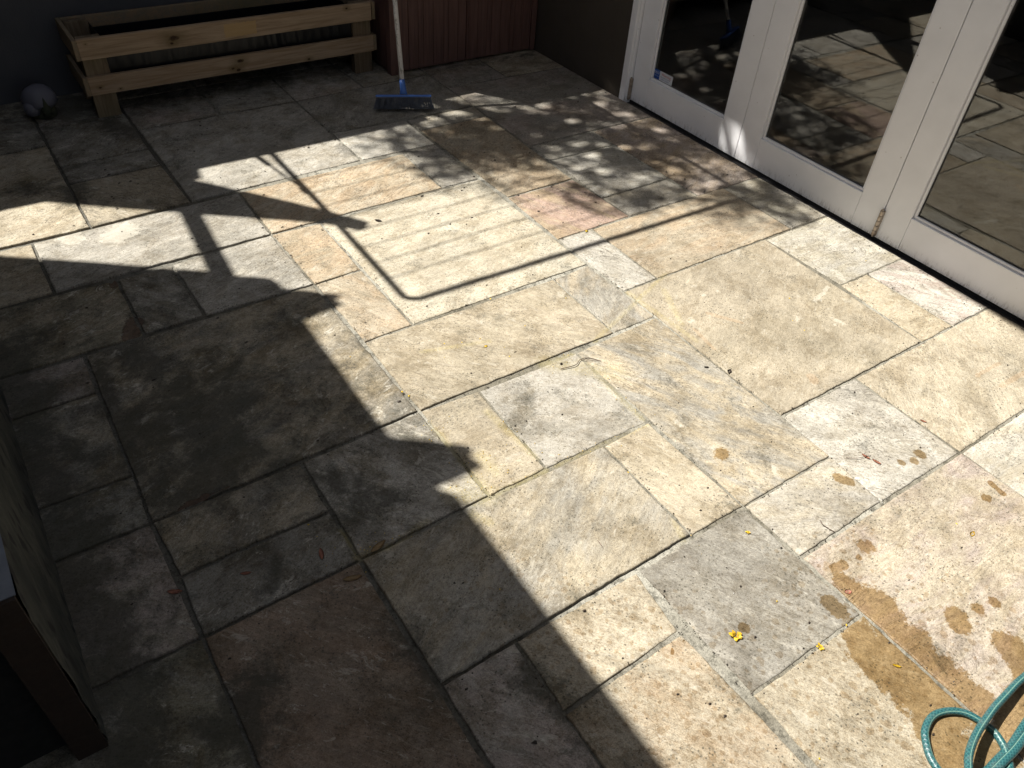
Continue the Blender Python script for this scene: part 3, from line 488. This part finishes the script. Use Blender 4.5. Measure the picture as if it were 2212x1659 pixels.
# ---------------------------------------------------------------- timber planter
def wood(name, knots=(), patch=None, base=(.37,.275,.185), dk=(.24,.165,.10), axis=0, green=.07):
    n = NT(name, .75, .25); c = n.coord(); S = n.sep(c)
    sc = (1, 14, 14) if axis == 0 else ((14, 1, 14) if axis == 1 else (14, 14, 1))
    v = c
    for kx, kz, r in knots:      # bend the grain round each knot
        pass
    gr = n.noise(n.mapping(v, sc), 3.2, 5, .6, 1.2); fine = n.noise(n.mapping(v, tuple(s_*5 if s_ > 1 else 3 for s_ in sc)), 3, 4, .7)
    col = n.mix(n.rng(gr, .35, .65), (*base, 1), (*dk, 1)); col = n.hsv(col, n.rng(fine, .3, .7, .85, 1.12))
    col = n.mix(n.math('MULTIPLY', n.rng(n.noise(c, 5, 5), .5, .7), green), col, (.10,.11,.05,1))
    for kx, kz, r in knots:
        dx = n.math('MULTIPLY', n.math('SUBTRACT', S[0], kx), .6); dz = n.math('SUBTRACT', S[2], kz)
        d = n.math('SQRT', n.math('ADD', n.math('MULTIPLY', dx, dx), n.math('MULTIPLY', dz, dz)))
        d = n.math('ADD', d, n.math('MULTIPLY', n.math('SUBTRACT', n.noise(c, 60, 4), .5), r*1.2))
        col = n.mix(n.math('MULTIPLY', n.rng(d, r*2.6, r*.6, 0, 1), .6), col, (.12,.085,.035,1)); col = n.mix(n.rng(d, r*.7, r*.4, 0, 1), col, (.04,.022,.012,1))
    if patch:
        x0, x1, z0, z1 = patch; e = n.math('MULTIPLY', n.math('SUBTRACT', n.noise(c, 90, 4, .7), .5), .02)
        mx = n.math('MULTIPLY', n.rng(n.math('ADD', S[0], e), x0, x0+.003), n.rng(n.math('ADD', S[0], e), x1, x1-.003))
        mz = n.math('MULTIPLY', n.rng(n.math('ADD', S[2], e), z0, z0+.002), n.rng(n.math('ADD', S[2], e), z1, z1-.002))
        col = n.mix(n.math('MULTIPLY', n.math('MULTIPLY', mx, mz), .7), col, (.42,.28,.12,1))
    n.bs('Base Color', col); n.bs('Normal', n.bump(fine, .35, .002)); return n.m
planter = empty('planter_box', (1.15, 3.98, 0), 'long raised pine planter with black lining against the dark back wall', 'planter')
def board(name, x0, x1, y0, y1, z0, z1, mat, par=planter): 
    bm = bmesh.new(); box(bm, x0, x1, y0, y1, z0, z1); return mesh_obj(name, bm, mat, par, bevel=.002)
w_top = wood('pine board top', [(.86,.305,.020),(.85,.285,.008),(1.70,.335,.007),(.50,.33,.003)], (1.088,1.242,.277,.336)); w_low = wood('pine board low', [(1.10,.135,.008),(1.125,.125,.010),(1.14,.165,.014),(.51,.143,.005),(.59,.125,.004),(1.48,.122,.008)], base=(.33,.25,.175))
w_y = wood('pine side board', axis=1, base=(.18,.15,.105), green=.4); w_z = wood('pine post', axis=2, base=(.19,.145,.095), dk=(.11,.08,.05), green=.3)
board('board', .467, 1.832, 3.824, 3.844, .264, .350, w_top); board('board', .467, 1.836, 3.824, 3.844, .112, .191, w_low)
board('board', .467, 1.832, 4.125, 4.145, .264, .350, w_y); board('board', .467, 1.832, 4.125, 4.145, .112, .191, w_y)
for z0, z1 in ((.264,.350),(.112,.191)):
    board('side_board', .449, .4665, 3.824, 4.145, z0, z1, w_y); board('side_board', 1.8365, 1.854, 3.826, 4.145, z0+.002, z1-.002, w_y)
for x0 in (.472, 1.734):
    for y0 in (3.8445, 4.080): board('post', x0, x0+.098, y0, y0+.044, 0, .346, w_z)
# plastic liner with folds
bm = bmesh.new(); NXl = 160
prof = [(.335, .012), (.30, .006), (.26, .004), (.22, .002), (.18, .004), (.14, .010), (.10, .03), (.085, .09)]
rows = []
for k in range(NXl+1):
    x = .575+1.155*k/NXl; row = []
    for z, off in prof:
        wv = .006*mnoise.noise(Vector((x*9, z*3, 1)))+.003*mnoise.noise(Vector((x*95, z*5, 9)))*max(0, math.exp(-((x-1.32)/.16)**2))+.004*mnoise.noise(Vector((x*40, z*6, 5)))
        sag = .012*mnoise.noise(Vector((x*3, 0, 2)))
        row.append(bm.verts.new((x, 3.8475+.012+off*.9+wv if z > .0 else 0, z+sag*(1 if z < .2 else .2))))
    rows.append(row)
for a, b in zip(rows, rows[1:]):
    for k in range(len(prof)-1): f = bm.faces.new((a[k], a[k+1], b[k+1], b[k])); f.smooth = True
box(bm, .576, 1.730, 3.875, 4.11, .09, .095); box(bm, .571, .575, 3.86, 4.12, .09, .33); box(bm, 1.7305, 1.7335, 3.86, 4.12, .09, .33); box(bm, .49, 1.83, 4.118, 4.1245, .09, .30)
liner = NT('black plastic', .40, .35); liner.bs('Base Color', (.004,.0045,.006,1)); liner.bs('Normal', liner.bump(liner.noise(liner.mapping(liner.coord(), (1,1,.3)), 12, 4, .5, 1), .35, .01)); 
mesh_obj('liner', bm, liner.m, planter)
bm = bmesh.new()
for k in range(60):
    a = [bm.verts.new((.49+1.335*k/59, y, .262-.05*(k/59)+.02*mnoise.noise(Vector((k*.35, y*9, 3))))) for y in (3.889, 3.95, 4.02, 4.079)]
    if k:
        for i in range(3): f = bm.faces.new((pa[i], pa[i+1], a[i+1], a[i])); f.smooth = True
    pa = a
mesh_obj('lining_floor', bm, liner.m, planter)
# ---------------------------------------------------------------- cabinet
cabm = NT('red brown ribbed plastic', .5, .35); c_ = cabm.coord()
cc_ = cabm.hsv((.115,.062,.052,1), cabm.rng(cabm.noise(cabm.mapping(c_, (14,1,.8)), 6, 5, .6), .3, .7, .7, 1.3)); cabm.bs('Base Color', cc_); cabm.bs('Normal', cabm.bump(cabm.noise(cabm.mapping(c_, (60,60,3)), 4, 4), .2, .001)); cabm = cabm.m
cab = empty('storage_cabinet', (2.35, 3.9, 0), 'red brown ribbed storage cabinet with double doors in the patio corner', 'cabinet')
CH = 1.02
bm = bmesh.new(); box(bm, 1.895, 2.80, 3.775, 4.12, .012, CH); box(bm, 1.885, 1.925, 3.733, 3.7745, .005, CH); box(bm, 2.772, 2.802, 3.736, 3.7745, .012, CH); box(bm, 1.88, 2.804, 3.728, 4.13, CH+.0005, CH+.025)
yy = 3.80
while yy < 4.1: box(bm, 1.8915, 1.8945, yy, yy+.05, .02, CH-.01); yy += .0505+.0012
mesh_obj('body', bm, cabm, cab, bevel=.003)
def rib_door(x0, x1):
    bm = bmesh.new(); pts = [(x0, 3.7735), (x0, 3.748)]; x = x0+.010; k = 0
    wd = [.058, .058, .030, .058, .064, .028]
    while x < x1-.062:
        wk = wd[k % 6]; k += 1; dp = .0006 if k % 2 else 0
        pts += [(x, 3.750), (x+.001, 3.744+dp), (x+wk-.0022, 3.744+dp), (x+wk-.0015, 3.750), (x+wk, 3.750)]; x += wk
    pts += [(x+.002, 3.744), (x1-.003, 3.744), (x1, 3.746), (x1, 3.7735)]
    a = [bm.verts.new((px, py, .018)) for px, py in pts]; b = [bm.verts.new((px, py, CH-.004)) for px, py in pts]
    for i in range(len(pts)-1): bm.faces.new((a[i], a[i+1], b[i+1], b[i]))
    bm.faces.new(a[::-1]); bm.faces.new(b)
    return mesh_obj('door', bm, cabm, cab)
rib_door(1.929, 2.343); rib_door(2.350, 2.769)
# ---------------------------------------------------------------- broom
br = empty('broom', (1.746, 3.34, 0), 'broom with white handle and blue head leaning on the brown cabinet', 'broom')
bc = Vector((1.7465, 3.3415, .066)); bd = Vector((1.863-1.63, 3.286-3.397, 0)).normalized(); bn = Vector((-bd.y, bd.x, 0)); tilt = Vector((.054, .16, .38)).normalized()
up = (tilt - bd*tilt.dot(bd)).normalized(); fr = bd.cross(up)
def P3(a, b, c): return bc + bd*a + fr*b + up*c
def obox(bm, a0, a1, b0, b1, c0, c1, mi=0, ta=0, tb=0):
    v = [bm.verts.new(P3(a, b, c)) for c, (da, db) in ((c0, (ta, tb)), (c1, (0, 0))) for a, b in ((a0-da, b0-db), (a1+da, b0-db), (a1+da, b1+db), (a0-da, b1+db))]
    for f in ((3,2,1,0),(4,5,6,7),(0,1,5,4),(1,2,6,5),(2,3,7,6),(3,0,4,7)): bm.faces.new([v[k] for k in f]).material_index = mi
bl_ = simple('blue plastic', (.06,.15,.46), .4, .08)
bm = bmesh.new(); obox(bm, -.132, .132, -.019, .019, -.004, .007, 0, .001, .001); mesh_obj('head', bm, bl_, br, bevel=.003)
bm = bmesh.new(); tube(bm, [P3(0, 0, .009), P3(0, 0, .028), bc+tilt*.045+up*.008, bc+tilt*.075], [.019, .0150, .0135, .0130], 16); mesh_obj('socket', bm, bl_, br)
bm = bmesh.new(); r_ = random.Random(3)
for i in range(46):
    for j in range(4):
        a = -.127+.254*i/45; b = -.014+.028*j/3
        for q in range(4):
            aa = a+r_.uniform(-.002,.002); bb = b+r_.uniform(-.002,.002); spl = aa*.13+r_.uniform(-.003,.003); sb = bb*.6+r_.uniform(-.003,.003); L = .058+r_.uniform(-.004,.002)
            tube(bm, [P3(aa, bb, -.006), P3(aa+spl*.4, bb+sb*.5, -.03), P3(aa+spl, bb+sb, -L)], .0007, 3, cap=False)
mesh_obj('bristles', bm, simple('grey bristles', (.11,.125,.155), .6, .3, 60), br)
hm = NT('scuffed white handle', .4, .4); c_ = hm.coord()
hm.bs('Base Color', hm.mix(hm.math('MULTIPLY', hm.rng(hm.noise(hm.mapping(c_, (1,1,.3)), 60, 6, .8), .52, .6), .8), (.62,.61,.60,1), (.18,.16,.14,1)))
bm = bmesh.new(); tube(bm, [bc+tilt*.070, bc+tilt*.6, bc+tilt*1.12], .0112, 14); mesh_obj('handle', bm, hm.m, br)
# ---------------------------------------------------------------- small white domed ornament
orn = empty('garden_ornament', (.275, 4.0, 0), 'small white domed ornament on a dark round base by the planter', 'ornament')
bm = bmesh.new(); lathe(bm, [(.046,0),(.052,.004),(.050,.03),(.046,.058),(.03,.062)], 28, center=(.275,3.985,0)); mesh_obj('base', bm, simple('mossy base', (.05,.055,.035), .9, .4, 40, .4), orn)
bm = bmesh.new(); lathe(bm, [(.030,.045),(.060,.050),(.071,.066),(.070,.085),(.060,.108),(.042,.126),(.020,.136),(.004,.138)], 32, center=(.275,3.985,0))
for v in bm.verts: v.co += Vector((mnoise.noise(v.co*30), mnoise.noise(v.co*30+Vector((5,5,5))), 0))*.006
lathe(bm, [(.006,.02),(.026,.024),(.034,.045),(.030,.070),(.012,.082)], 16, center=(.232,3.955,0))
mesh_obj('dome', bm, simple('chalky white', (.11,.11,.135), .7, .1), orn)
bm = bmesh.new(); lathe(bm, [(.020,.02),(.022,.045),(.015,.07),(.007,.092),(.001,.105)], 7, center=(.283,3.925,0)); mesh_obj('cone', bm, simple('dark moss', (.03,.035,.02), .9, .3, 60, .5), orn)
# ---------------------------------------------------------------- low stone wall
stn = NT('stone cladding', .8, .3); c_ = stn.coord(); mp = stn.mapping(c_, (1, 1, .45))
vb = stn.noise(mp, 18, 7, .7, 1.2)
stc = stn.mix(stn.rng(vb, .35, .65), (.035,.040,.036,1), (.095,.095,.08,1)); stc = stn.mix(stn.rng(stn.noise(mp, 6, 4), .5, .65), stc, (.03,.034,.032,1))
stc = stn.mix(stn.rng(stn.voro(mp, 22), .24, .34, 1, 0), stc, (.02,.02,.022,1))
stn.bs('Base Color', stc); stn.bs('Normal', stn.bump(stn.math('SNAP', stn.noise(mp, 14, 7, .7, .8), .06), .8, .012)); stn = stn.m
lw = empty('low_stone_wall', (-.24, 1.9, 0), 'low stone clad wall with a brown end face on the left patio edge', 'wall')
bm = bmesh.new(); ny, nz = 110, 22; g_ = []
for a in range(ny+1):
    y = .955+(2.9-.955)*a/ny
    g_.append([bm.verts.new((-.19+.004*mnoise.noise(Vector((y*9, z_i*.7, 0)))+.003*mnoise.noise(Vector((y*40, z_i*2.1, 4))), y, -.03+.542*z_i/nz)) for z_i in range(nz+1)])
for a in range(ny):
    for b in range(nz): f = bm.faces.new((g_[a][b], g_[a+1][b], g_[a+1][b+1], g_[a][b+1])); f.smooth = True
box(bm, -.245, -.197, .955, 2.9, -.03, .511)
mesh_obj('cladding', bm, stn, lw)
bm = bmesh.new(); box(bm, -.247, -.190, .952, 2.902, .5115, .5135); mesh_obj('top_edge', bm, simple('blue grey slate', (.11,.125,.15), .6, .2, 30, .2), lw)
bm = bmesh.new(); box(bm, -.246, -.192, .944, .9545, -.03, .5112); mesh_obj('end_face', bm, simple('brown timber end', (.018,.010,.006), .8, .2, 30, .2), lw)
bm = bmesh.new(); box(bm, -.60, -.2475, .99, 2.9, -.03, .505); mesh_obj('core', bm, simple('hollow shade paint', (.006,.006,.006), .9), lw)  # hollow behind the cladding is a solid box, its shade painted near black
bm = bmesh.new()
pts = []
for (cx_, cy_, a0) in ((-.245,.945,-90),(-.245,1.25,0),(-.50,1.25,90),(-.50,.945,180)):
    for k in range(7): a = math.radians(a0+15*k); pts.append((cx_+.032*math.cos(a), cy_+.032*math.sin(a)))
prism(bm, pts, .516, .55); sl_o = mesh_obj('stone_slab', bm, simple('pale veined slab', (.80,.79,.76), .5, .1, 9, dirt=.3, dirtcol=(.30,.22,.15)), bevel=.006); tag(sl_o, 'pale slab with rounded corner lying on the low stone wall', 'slab')
# ---------------------------------------------------------------- folding clothesline on the back wall (only its shadow is seen)
cl = empty('clothesline', (1.0, 4.17, 0), 'wall mounted folding clothesline whose frame shadow crosses the pale slabs', 'clothesline')
pm = simple('powder coated steel', (.35,.36,.36), .5, .05)
hz = 1.78
a_top, a_mid, a_end = ARM; bar_r = BAR[1]
ax_ = a_end[0]; rr = .035
corner = [(ax_, a_end[1]+rr, hz), (ax_+.012, a_end[1]+.02, hz), (ax_+.03, a_end[1]+.006, hz), (ax_+rr+.01, a_end[1], hz)]
bm = bmesh.new(); tube(bm, [(ax_+.004, 4.6, hz), (a_mid[0], a_mid[1], hz)]+corner+[(bar_r[0]+.1, bar_r[1], hz), (bar_r[0]+.12, bar_r[1]+.03, hz), (bar_r[0]+.12, 4.6, hz)], .0125, 12); mesh_obj('frame', bm, pm, cl)
for k, yw in enumerate((3.16, 3.27, 3.385, 3.50, 3.61, 3.725, 3.84, 3.96)):
    bm = bmesh.new(); tube(bm, [(ax_, yw, hz-.004), (bar_r[0]+.12, yw-.004, hz-.004)], .0031, 6); mesh_obj('line', bm, pm, cl)
sA = Vector((a_mid[0], 3.86, hz-.012)); s0 = Vector((ax_+.005, 4.32, hz-.215)); sm = sA.lerp(s0, .48)
bm = bmesh.new(); tube(bm, [sA, sm], .006, 8); tube(bm, [sm, s0+(s0-sA)*.3], .0125, 8); tube(bm, [sA+Vector((0,-.02,0)), sA+Vector((0,.03,-.01))], .016, 8); mesh_obj('strut', bm, pm, cl)
bm = bmesh.new(); box(bm, .1, 1.95, 4.60, 4.64, 1.50, 1.84); box(bm, .5, .56, 4.60, 4.64, 0, 1.5); box(bm, 1.5, 1.56, 4.60, 4.64, 0, 1.5); mesh_obj('mounting_rail', bm, pm, cl)
# ---------------------------------------------------------------- tree behind the wall: its crown dapples the patio
tree = empty('tree', (.2, 5.5, 0), 'leafy tree beyond the back wall dappling the paving near the doors', 'tree')
bark = simple('bark', (.10,.075,.05), .9, .3, 20, .6)
bm = bmesh.new(); tube(bm, catmull([(-.1,6.3,-.05),(-.05,6.2,1.4),(.15,5.9,2.5),(.35,5.5,3.3),(.5,5.1,4.0)], 4), [.11-.085*k/16 for k in range(17)], 10)
for e in ((.95,4.6,3.9),(-.1,4.9,4.1),(.5,4.2,3.8),(1.0,5.4,4.0)): tube(bm, catmull([(.25,5.7,3.0),(.5*(e[0]+.35),.5*(e[1]+5.5),3.55),e], 4), [.03-.025*k/8 for k in range(9)], 6)
mesh_obj('trunk', bm, bark, tree)
LEAVES = []
def tz(x, y): return x, y
lr = np.random.default_rng(11)
# (shadow x, y, half widths, count): shaded paving, then masses added over the wall to block sky
MASS = [(2.08,3.02,.52,.28,4200),(2.62,2.85,.42,.45,4600),(2.62,2.45,.30,.22,1300),(1.86,2.74,.36,.14,1100),(2.25,2.60,.40,.12,900),(2.02,2.86,.34,.20,1900),(2.45,2.38,.32,.10,620),(2.60,2.02,.24,.14,420),(2.74,1.82,.14,.14,260),(2.2,2.05,.12,.07,110),(3.05,2.60,.28,.75,3800),
        (2.06,2.20,.15,.15,300),(2.22,2.12,.12,.08,160),(2.36,2.14,.18,.09,190),(2.50,1.95,.17,.13,190),(2.72,1.88,.16,.14,260),(2.66,1.68,.16,.07,130),(2.10,2.42,.30,.12,230),(2.35,2.30,.22,.12,230),(2.70,2.15,.25,.2,420),(2.55,1.8,.2,.1,120),
        (1.60,2.90,.20,.14,200),(1.48,3.08,.18,.12,150),(1.62,2.60,.14,.12,70),(1.75,2.45,.12,.10,60),(1.95,2.30,.10,.10,50),(2.3,3.7,.9,.4,2500),(1.3,4.15,1.0,.55,4200),(2.4,4.3,.9,.5,2500),(.9,5.0,1.2,.6,3000)]
SPOTS = [(q[0], q[1], q[2]*(.72 if q[1] > 3.12 or q[0] > 2.2 else .42)) for q in LIGHTS]
for (sx, sy, wx, wy, cnt) in MASS:
    m_ = 0
    while m_ < cnt:
        rr_ = lr.uniform(0, 1)**.6*1.12; aa_ = lr.uniform(0, 6.2832); px, py = sx+wx*rr_*math.cos(aa_), sy+wy*rr_*math.sin(aa_)
        h = lr.uniform(3.5, 4.7); L = lr.uniform(.022, .045)
        m_ += 1
        if any((px-a)**2+((py-b)*1.25)**2 < (r*.85+.012)**2 for a, b, r in SPOTS) and lr.uniform() < .93: continue
        LEAVES.append((px-CX*h, py-CY*h, h, L))
Vl = []; Fl = []
for (x, y, z, L) in LEAVES:
    d = Vector(lr.normal(0, 1, 3)); d.z *= .45; d.normalize(); s_ = d.cross(Vector(lr.normal(0, 1, 3))).normalized(); c0 = Vector((x, y, z)); b0 = len(Vl); wl = L*lr.uniform(.28,.42)
    Vl += [c0-d*L*.5, c0+s_*wl*.8-d*L*.1, c0+d*L*.15+s_*wl*.7, c0+d*L*.6, c0+d*L*.15-s_*wl*.7, c0-s_*wl*.8-d*L*.1]; Fl.append([b0+k for k in range(6)])
lm_ = simple('leaf green', (.05,.09,.025), .5, .3, 3)
cr = mesh_obj('crown', np_mesh('crown', np.array([tuple(v) for v in Vl]), np.array(Fl), {}), lm_, tree)
# ---------------------------------------------------------------- garden hose
hp = [(1.95,-.35,.009),(1.90,-.12,.009),(1.74,.0,.009)]+HU+[(1.12,-.07,.055),(1.09,-.12,.04),(1.10,-.18,.02),(1.15,-.19,.010),(1.18,-.11,.009)]+HA[::-1]+[(1.60,-.02,.009),(1.70,-.08,.009),(1.68,-.2,.009),(1.58,-.22,.009),(1.53,-.12,.009)]+HB+[(1.15,-.07,.022),(1.10,-.06,.012),(1.13,-.035,.008)]+HL+[(1.2,-.2,.012),(1.2,-.4,.010),(1.5,-.7,.010)]
hp = [(p[0], p[1], max(p[2], .0092)) for p in hp]
cp = catmull(hp, 14); R_H = .0081; SEG = 18
V2 = []; F2 = []; AT = []; s_acc = 0; pu = None
for i, p in enumerate(cp):
    d = (cp[min(i+1, len(cp)-1)]-cp[max(i-1, 0)]).normalized()
    if i: s_acc += (cp[i]-cp[i-1]).length
    if pu is None: u, v = frame_of(d)
    else: u = (pu-d*pu.dot(d)).normalized(); v = d.cross(u)
    pu = u
    for k in range(SEG+1):
        a = 2*math.pi*k/SEG; V2.append(tuple(p+(u*math.cos(a)+v*math.sin(a))*R_H)); AT.append((s_acc, k/SEG, 0))
for i in range(len(cp)-1):
    for k in range(SEG):
        a = i*(SEG+1)+k; F2.append((a, a+1, a+SEG+2, a+SEG+1))
hm = NT('braided teal hose', .35, .4); at = hm.attr('huv'); S_ = hm.sep(at)
def wave(sgn):
    ph = hm.math('ADD', hm.math('MULTIPLY', S_[0], 105.0), hm.math('MULTIPLY', S_[1], 6.0*sgn)); return hm.math('ABSOLUTE', hm.math('SUBTRACT', hm.math('FRACT', ph), .5))
br_ = hm.math('MAXIMUM', hm.rng(wave(1), .30, .44), hm.rng(wave(-1), .30, .44))
stripe = hm.rng(hm.math('ABSOLUTE', hm.math('SUBTRACT', hm.math('FRACT', hm.math('MULTIPLY', S_[1], 2)), .5)), .02, .05, 1, 0)
hc_ = hm.mix(hm.math('MULTIPLY', br_, .75), (.012,.058,.066,1), (.04,.14,.14,1)); hc_ = hm.mix(hm.math('MULTIPLY', stripe, .4), hc_, (.30,.48,.36,1))
hc_ = hm.mix(hm.math('MULTIPLY', hm.rng(hm.noise(hm.coord(), 50, 5, .7), .5, .7), .35), hc_, (.16,.17,.15,1))
hm.bs('Base Color', hc_); hm.bs('Normal', hm.bump(br_, .3, .0008))
ho = mesh_obj('garden_hose', np_mesh('garden_hose', np.array(V2), np.array(F2), {'huv': np.array(AT)}), hm.m, smooth=True); tag(ho, 'teal braided garden hose looped in the bottom right corner', 'hose')
# ---------------------------------------------------------------- fallen leaves, blossoms, twigs
def leaf_mat(name, c1, c2, rough=.6):
    n = NT(name, rough, .3); n.bs('Base Color', n.mix(n.rng(n.noise(n.coord(), 90, 4), .35, .65), (*c1, 1), (*c2, 1))); return n.m
yel = leaf_mat('yellow petal', (.62,.43,.03), (.50,.30,.02)); redl = leaf_mat('red brown leaf', (.48,.22,.14), (.30,.12,.08)); tanl = leaf_mat('tan leaf', (.45,.33,.18), (.34,.22,.10)); blk = leaf_mat('black debris', (.02,.015,.012), (.05,.035,.025)); twm = leaf_mat('twig', (.10,.06,.04), (.05,.03,.02)); pinkl = leaf_mat('pink petal', (.62,.36,.27), (.45,.16,.10))
def curl_leaf(x, y, L, ang, mat, name, label, cat, wd=.42, curl=.35, z0=.0045):
    bm = bmesh.new(); n = 9; rws = []
    for i in range(n):
        t = i/(n-1); hw = L*wd*math.sin(math.pi*min(1, t*.96+.04))**.8*(1+.25*mnoise.noise(Vector((t*5, x*50, y*50)))); zz = curl*L*(abs(t-.5)*2)**2*.5
        rws.append([bm.verts.new(((t-.5)*2*L, hw*s_, zz+curl*hw*abs(s_)*.7+.0008*mnoise.noise(Vector((t*9, s_*3, x*30))))) for s_ in (-1, -.5, 0, .5, 1)])
    for a, b in zip(rws, rws[1:]):
        for k in range(4): f = bm.faces.new((a[k], b[k], b[k+1], a[k+1])); f.smooth = True
    g2 = bmesh.ops.solidify(bm, geom=bm.faces[:], thickness=.0004)
    o = mesh_obj(name, bm, mat); o.location = (x, y, z0); o.rotation_euler = (0, 0, ang); return tag(o, label, cat, 'fallen leaves and petals')
def blossom(x, y, L, label):
    bm = bmesh.new(); r = random.Random(int(x*1000))
    for k in range(5):
        a = k*1.26+r.uniform(-.3,.3); ll = L*r.uniform(.8,1.2); d = Vector((math.cos(a), math.sin(a), 0)); s_ = Vector((-d.y, d.x, 0)); wq = ll*.38
        pts = [d*ll*.1, d*ll*.5+s_*wq+Vector((0,0,ll*.3)), d*ll+s_*wq*.4+Vector((0,0,ll*r.uniform(0,.5))), d*ll-s_*wq*.4+Vector((0,0,ll*r.uniform(0,.5))), d*ll*.5-s_*wq+Vector((0,0,ll*.15))]
        bm.faces.new([bm.verts.new(p) for p in pts])
    bmesh.ops.solidify(bm, geom=bm.faces[:], thickness=.0005)
    o = mesh_obj('blossom', bm, yel); o.location = (x, y, .0055); return tag(o, label, 'blossom', 'fallen leaves and petals')
blossom(1.04, .45, .015, 'largest yellow blossom, crumpled on the grey slab'); blossom(1.184, .327, .009, 'small yellow blossom on the joint left of the brown stained slab')
curl_leaf(1.298, .202, .010, -.9, yel, 'petal', 'yellow petal lying on the brown stained slab above the hose', 'petal', .35); curl_leaf(1.796, .325, .012, .2, yel, 'petal', 'yellow petal alone on the wide slab near the right edge', 'petal', .45)
curl_leaf(1.107, 1.61, .009, .4, yel, 'petal', 'yellow petal in the middle of the tan slab', 'petal', .6); curl_leaf(1.834, 2.013, .011, .6, leaf_mat('olive petal', (.28,.24,.03), (.12,.10,.02)), 'petal', 'dark yellow petal at the top corner of the large sandy slab', 'petal', .5)
blossom(1.285, .643, .006, 'tiny yellow blossom at the upper end of the grey slab')
RLAB = [('red brown leaf', 'red brown leaf lying across the dark joint in the shade, leftmost of the four', redl), ('red brown leaf', 'small red leaf on the dark slab, second from the left', redl), ('red brown leaf', 'forked red brown leaf on the shaded slab, third from the left', redl), None,
        ('red leaf', 'narrow red leaf beside the long tan leaf', redl), None, ('tan leaf', 'longest tan leaf, upright in the shade near the mossy joint', tanl), ('tan leaf', 'tan leaf crossing the joint above the orange slab', tanl),
        ('red leaf', 'brown leaf on the pale grey slab, left of a pair', redl), ('red leaf', 'brown leaf on the pale grey slab, right of a pair', redl), ('red leaf', 'brown leaf near the upper edge of the pale grey slab', redl), None, ('petal', 'pink and white petal on the wet brown stain', pinkl)]
for (x, y, L), info, ang in zip(RL, RLAB, (.1, .2, 1.9, 0, 2.2, 0, .9, .3, 2.3, 2.4, 2.6, 0, .2)):
    if info: curl_leaf(x, y, L*.8, ang-.6, info[2], 'fallen_leaf', info[1], 'leaf', .34 if info[2] is not pinkl else .7, .3)
DL = {0: 'black crumpled leaf on the joint of the ochre slab', 5: 'black curled leaf at the tip of the wedge shadow', 6: 'black bit at the top edge of the largest pale slab', 2: 'brown seed pod left of the large sandy slab joint'}
for i, (x, y, L) in enumerate(DK):
    if i in DL: curl_leaf(x, y, L, .5+i, blk, 'dried_leaf', DL[i], 'leaf', .5, .5)
TL = {0: 'forked twig lying across the ochre and grey slab joint', 1: 'short bent twig on the large tan slab', 3: 'thin curved stem on the grey slab by the wide joint', 6: 'thin curved stem touching the pair of brown leaves'}
for i, pts in enumerate(TWIG):
    if i not in TL: continue
    zz = .0062; P_ = [(x, y, zz+.0015*math.sin(k*1.3)) for k, (x, y) in enumerate(pts)]
    bm = bmesh.new(); cpt = catmull(P_, 5); tube(bm, cpt, [.0014-.0006*k/len(cpt) for k in range(len(cpt))] if i == 0 else [.0009]*len(cpt), 6)
    if i == 0: tube(bm, catmull([P_[2], (P_[3][0]+.004, P_[3][1]-.018, .007), (P_[4][0]+.002, P_[4][1]-.004, .0065)], 5), .0008, 5)
    if i == 1: tube(bm, [P_[0], (TWIG[2][0][0], TWIG[2][0][1], .006)], .0006, 5)
    tag(mesh_obj('twig', bm, twm), TL[i], 'twig', 'twigs on the paving')
# uncountable specks
bm = bmesh.new(); r = random.Random(5)
def speck(x, y, s, mi):
    vv = [bm.verts.new((x+s*math.cos(a)*r.uniform(.5,1.1)*(1.6 if mi == 0 else 1), y+s*math.sin(a)*r.uniform(.5,1.1), .0045+r.uniform(0,s*.6))) for a in (0.1,1.3,2.5,3.7,5.0)]
    t = bm.verts.new((x, y, .0055+s*.7))
    for k in range(5): f = bm.faces.new((vv[k], vv[(k+1) % 5], t)); f.material_index = mi
for x, y, L in YB[4:]: speck(x, y, L*.6, 1)
for k, (x, y, L) in enumerate(DK):
    if k not in DL: speck(x, y, L*.55, 0)
for _ in range(900):
    x = r.uniform(-.1, 2.8); y = r.uniform(-.1, 4.0); speck(x, y, r.choice((.0008,.001,.0014,.002,.003)) * (1 if y < 2 else 1.5), 0)
for _ in range(260):
    c = r.choice(POL); t = r.random(); speck(c[0]+(c[2]-c[0])*t+r.gauss(0, .03), c[1]+(c[3]-c[1])*t+r.gauss(0, .03), r.choice((.0009,.0013,.002)), 1)
for s_ in SL:
    if s_[1] < -1 or s_[0] < -1: continue
    (xa, ya), (xb, yb), (xc, yc) = node(s_[0], s_[1]), node(s_[2], s_[1]), node(s_[0], s_[3])
    for _ in range(int(14*(s_[2]-s_[0]))): t = r.random(); speck(xa+(xb-xa)*t, ya+(yb-ya)*t+r.gauss(0, .006), r.choice((.0007,.001,.0014,.002)), 0)
    for _ in range(int(14*(s_[3]-s_[1]))): t = r.random(); speck(xa+(xc-xa)*t+r.gauss(0, .006), ya+(yc-ya)*t, r.choice((.0007,.001,.0014,.002)), 0)
for _ in range(160): speck(2.80-abs(r.gauss(0, .02)), r.uniform(.4, 3.6), r.choice((.001,.0015,.0025)), 0)
for _ in range(120):
    x = r.uniform(.3, 2.0); y = r.uniform(3.3, 3.75); speck(x, y, r.choice((.001,.002,.0035)), 0)
for _ in range(25): speck(r.uniform(0, 2.7), r.uniform(0, 3), .0015, 2)
tag(mesh_obj('leaf_litter', bm, [blk, yel, simple('white crumb', (.7,.7,.68), .7)]), 'scattered tiny dark and yellow specks of plant litter', 'litter', kind='stuff')
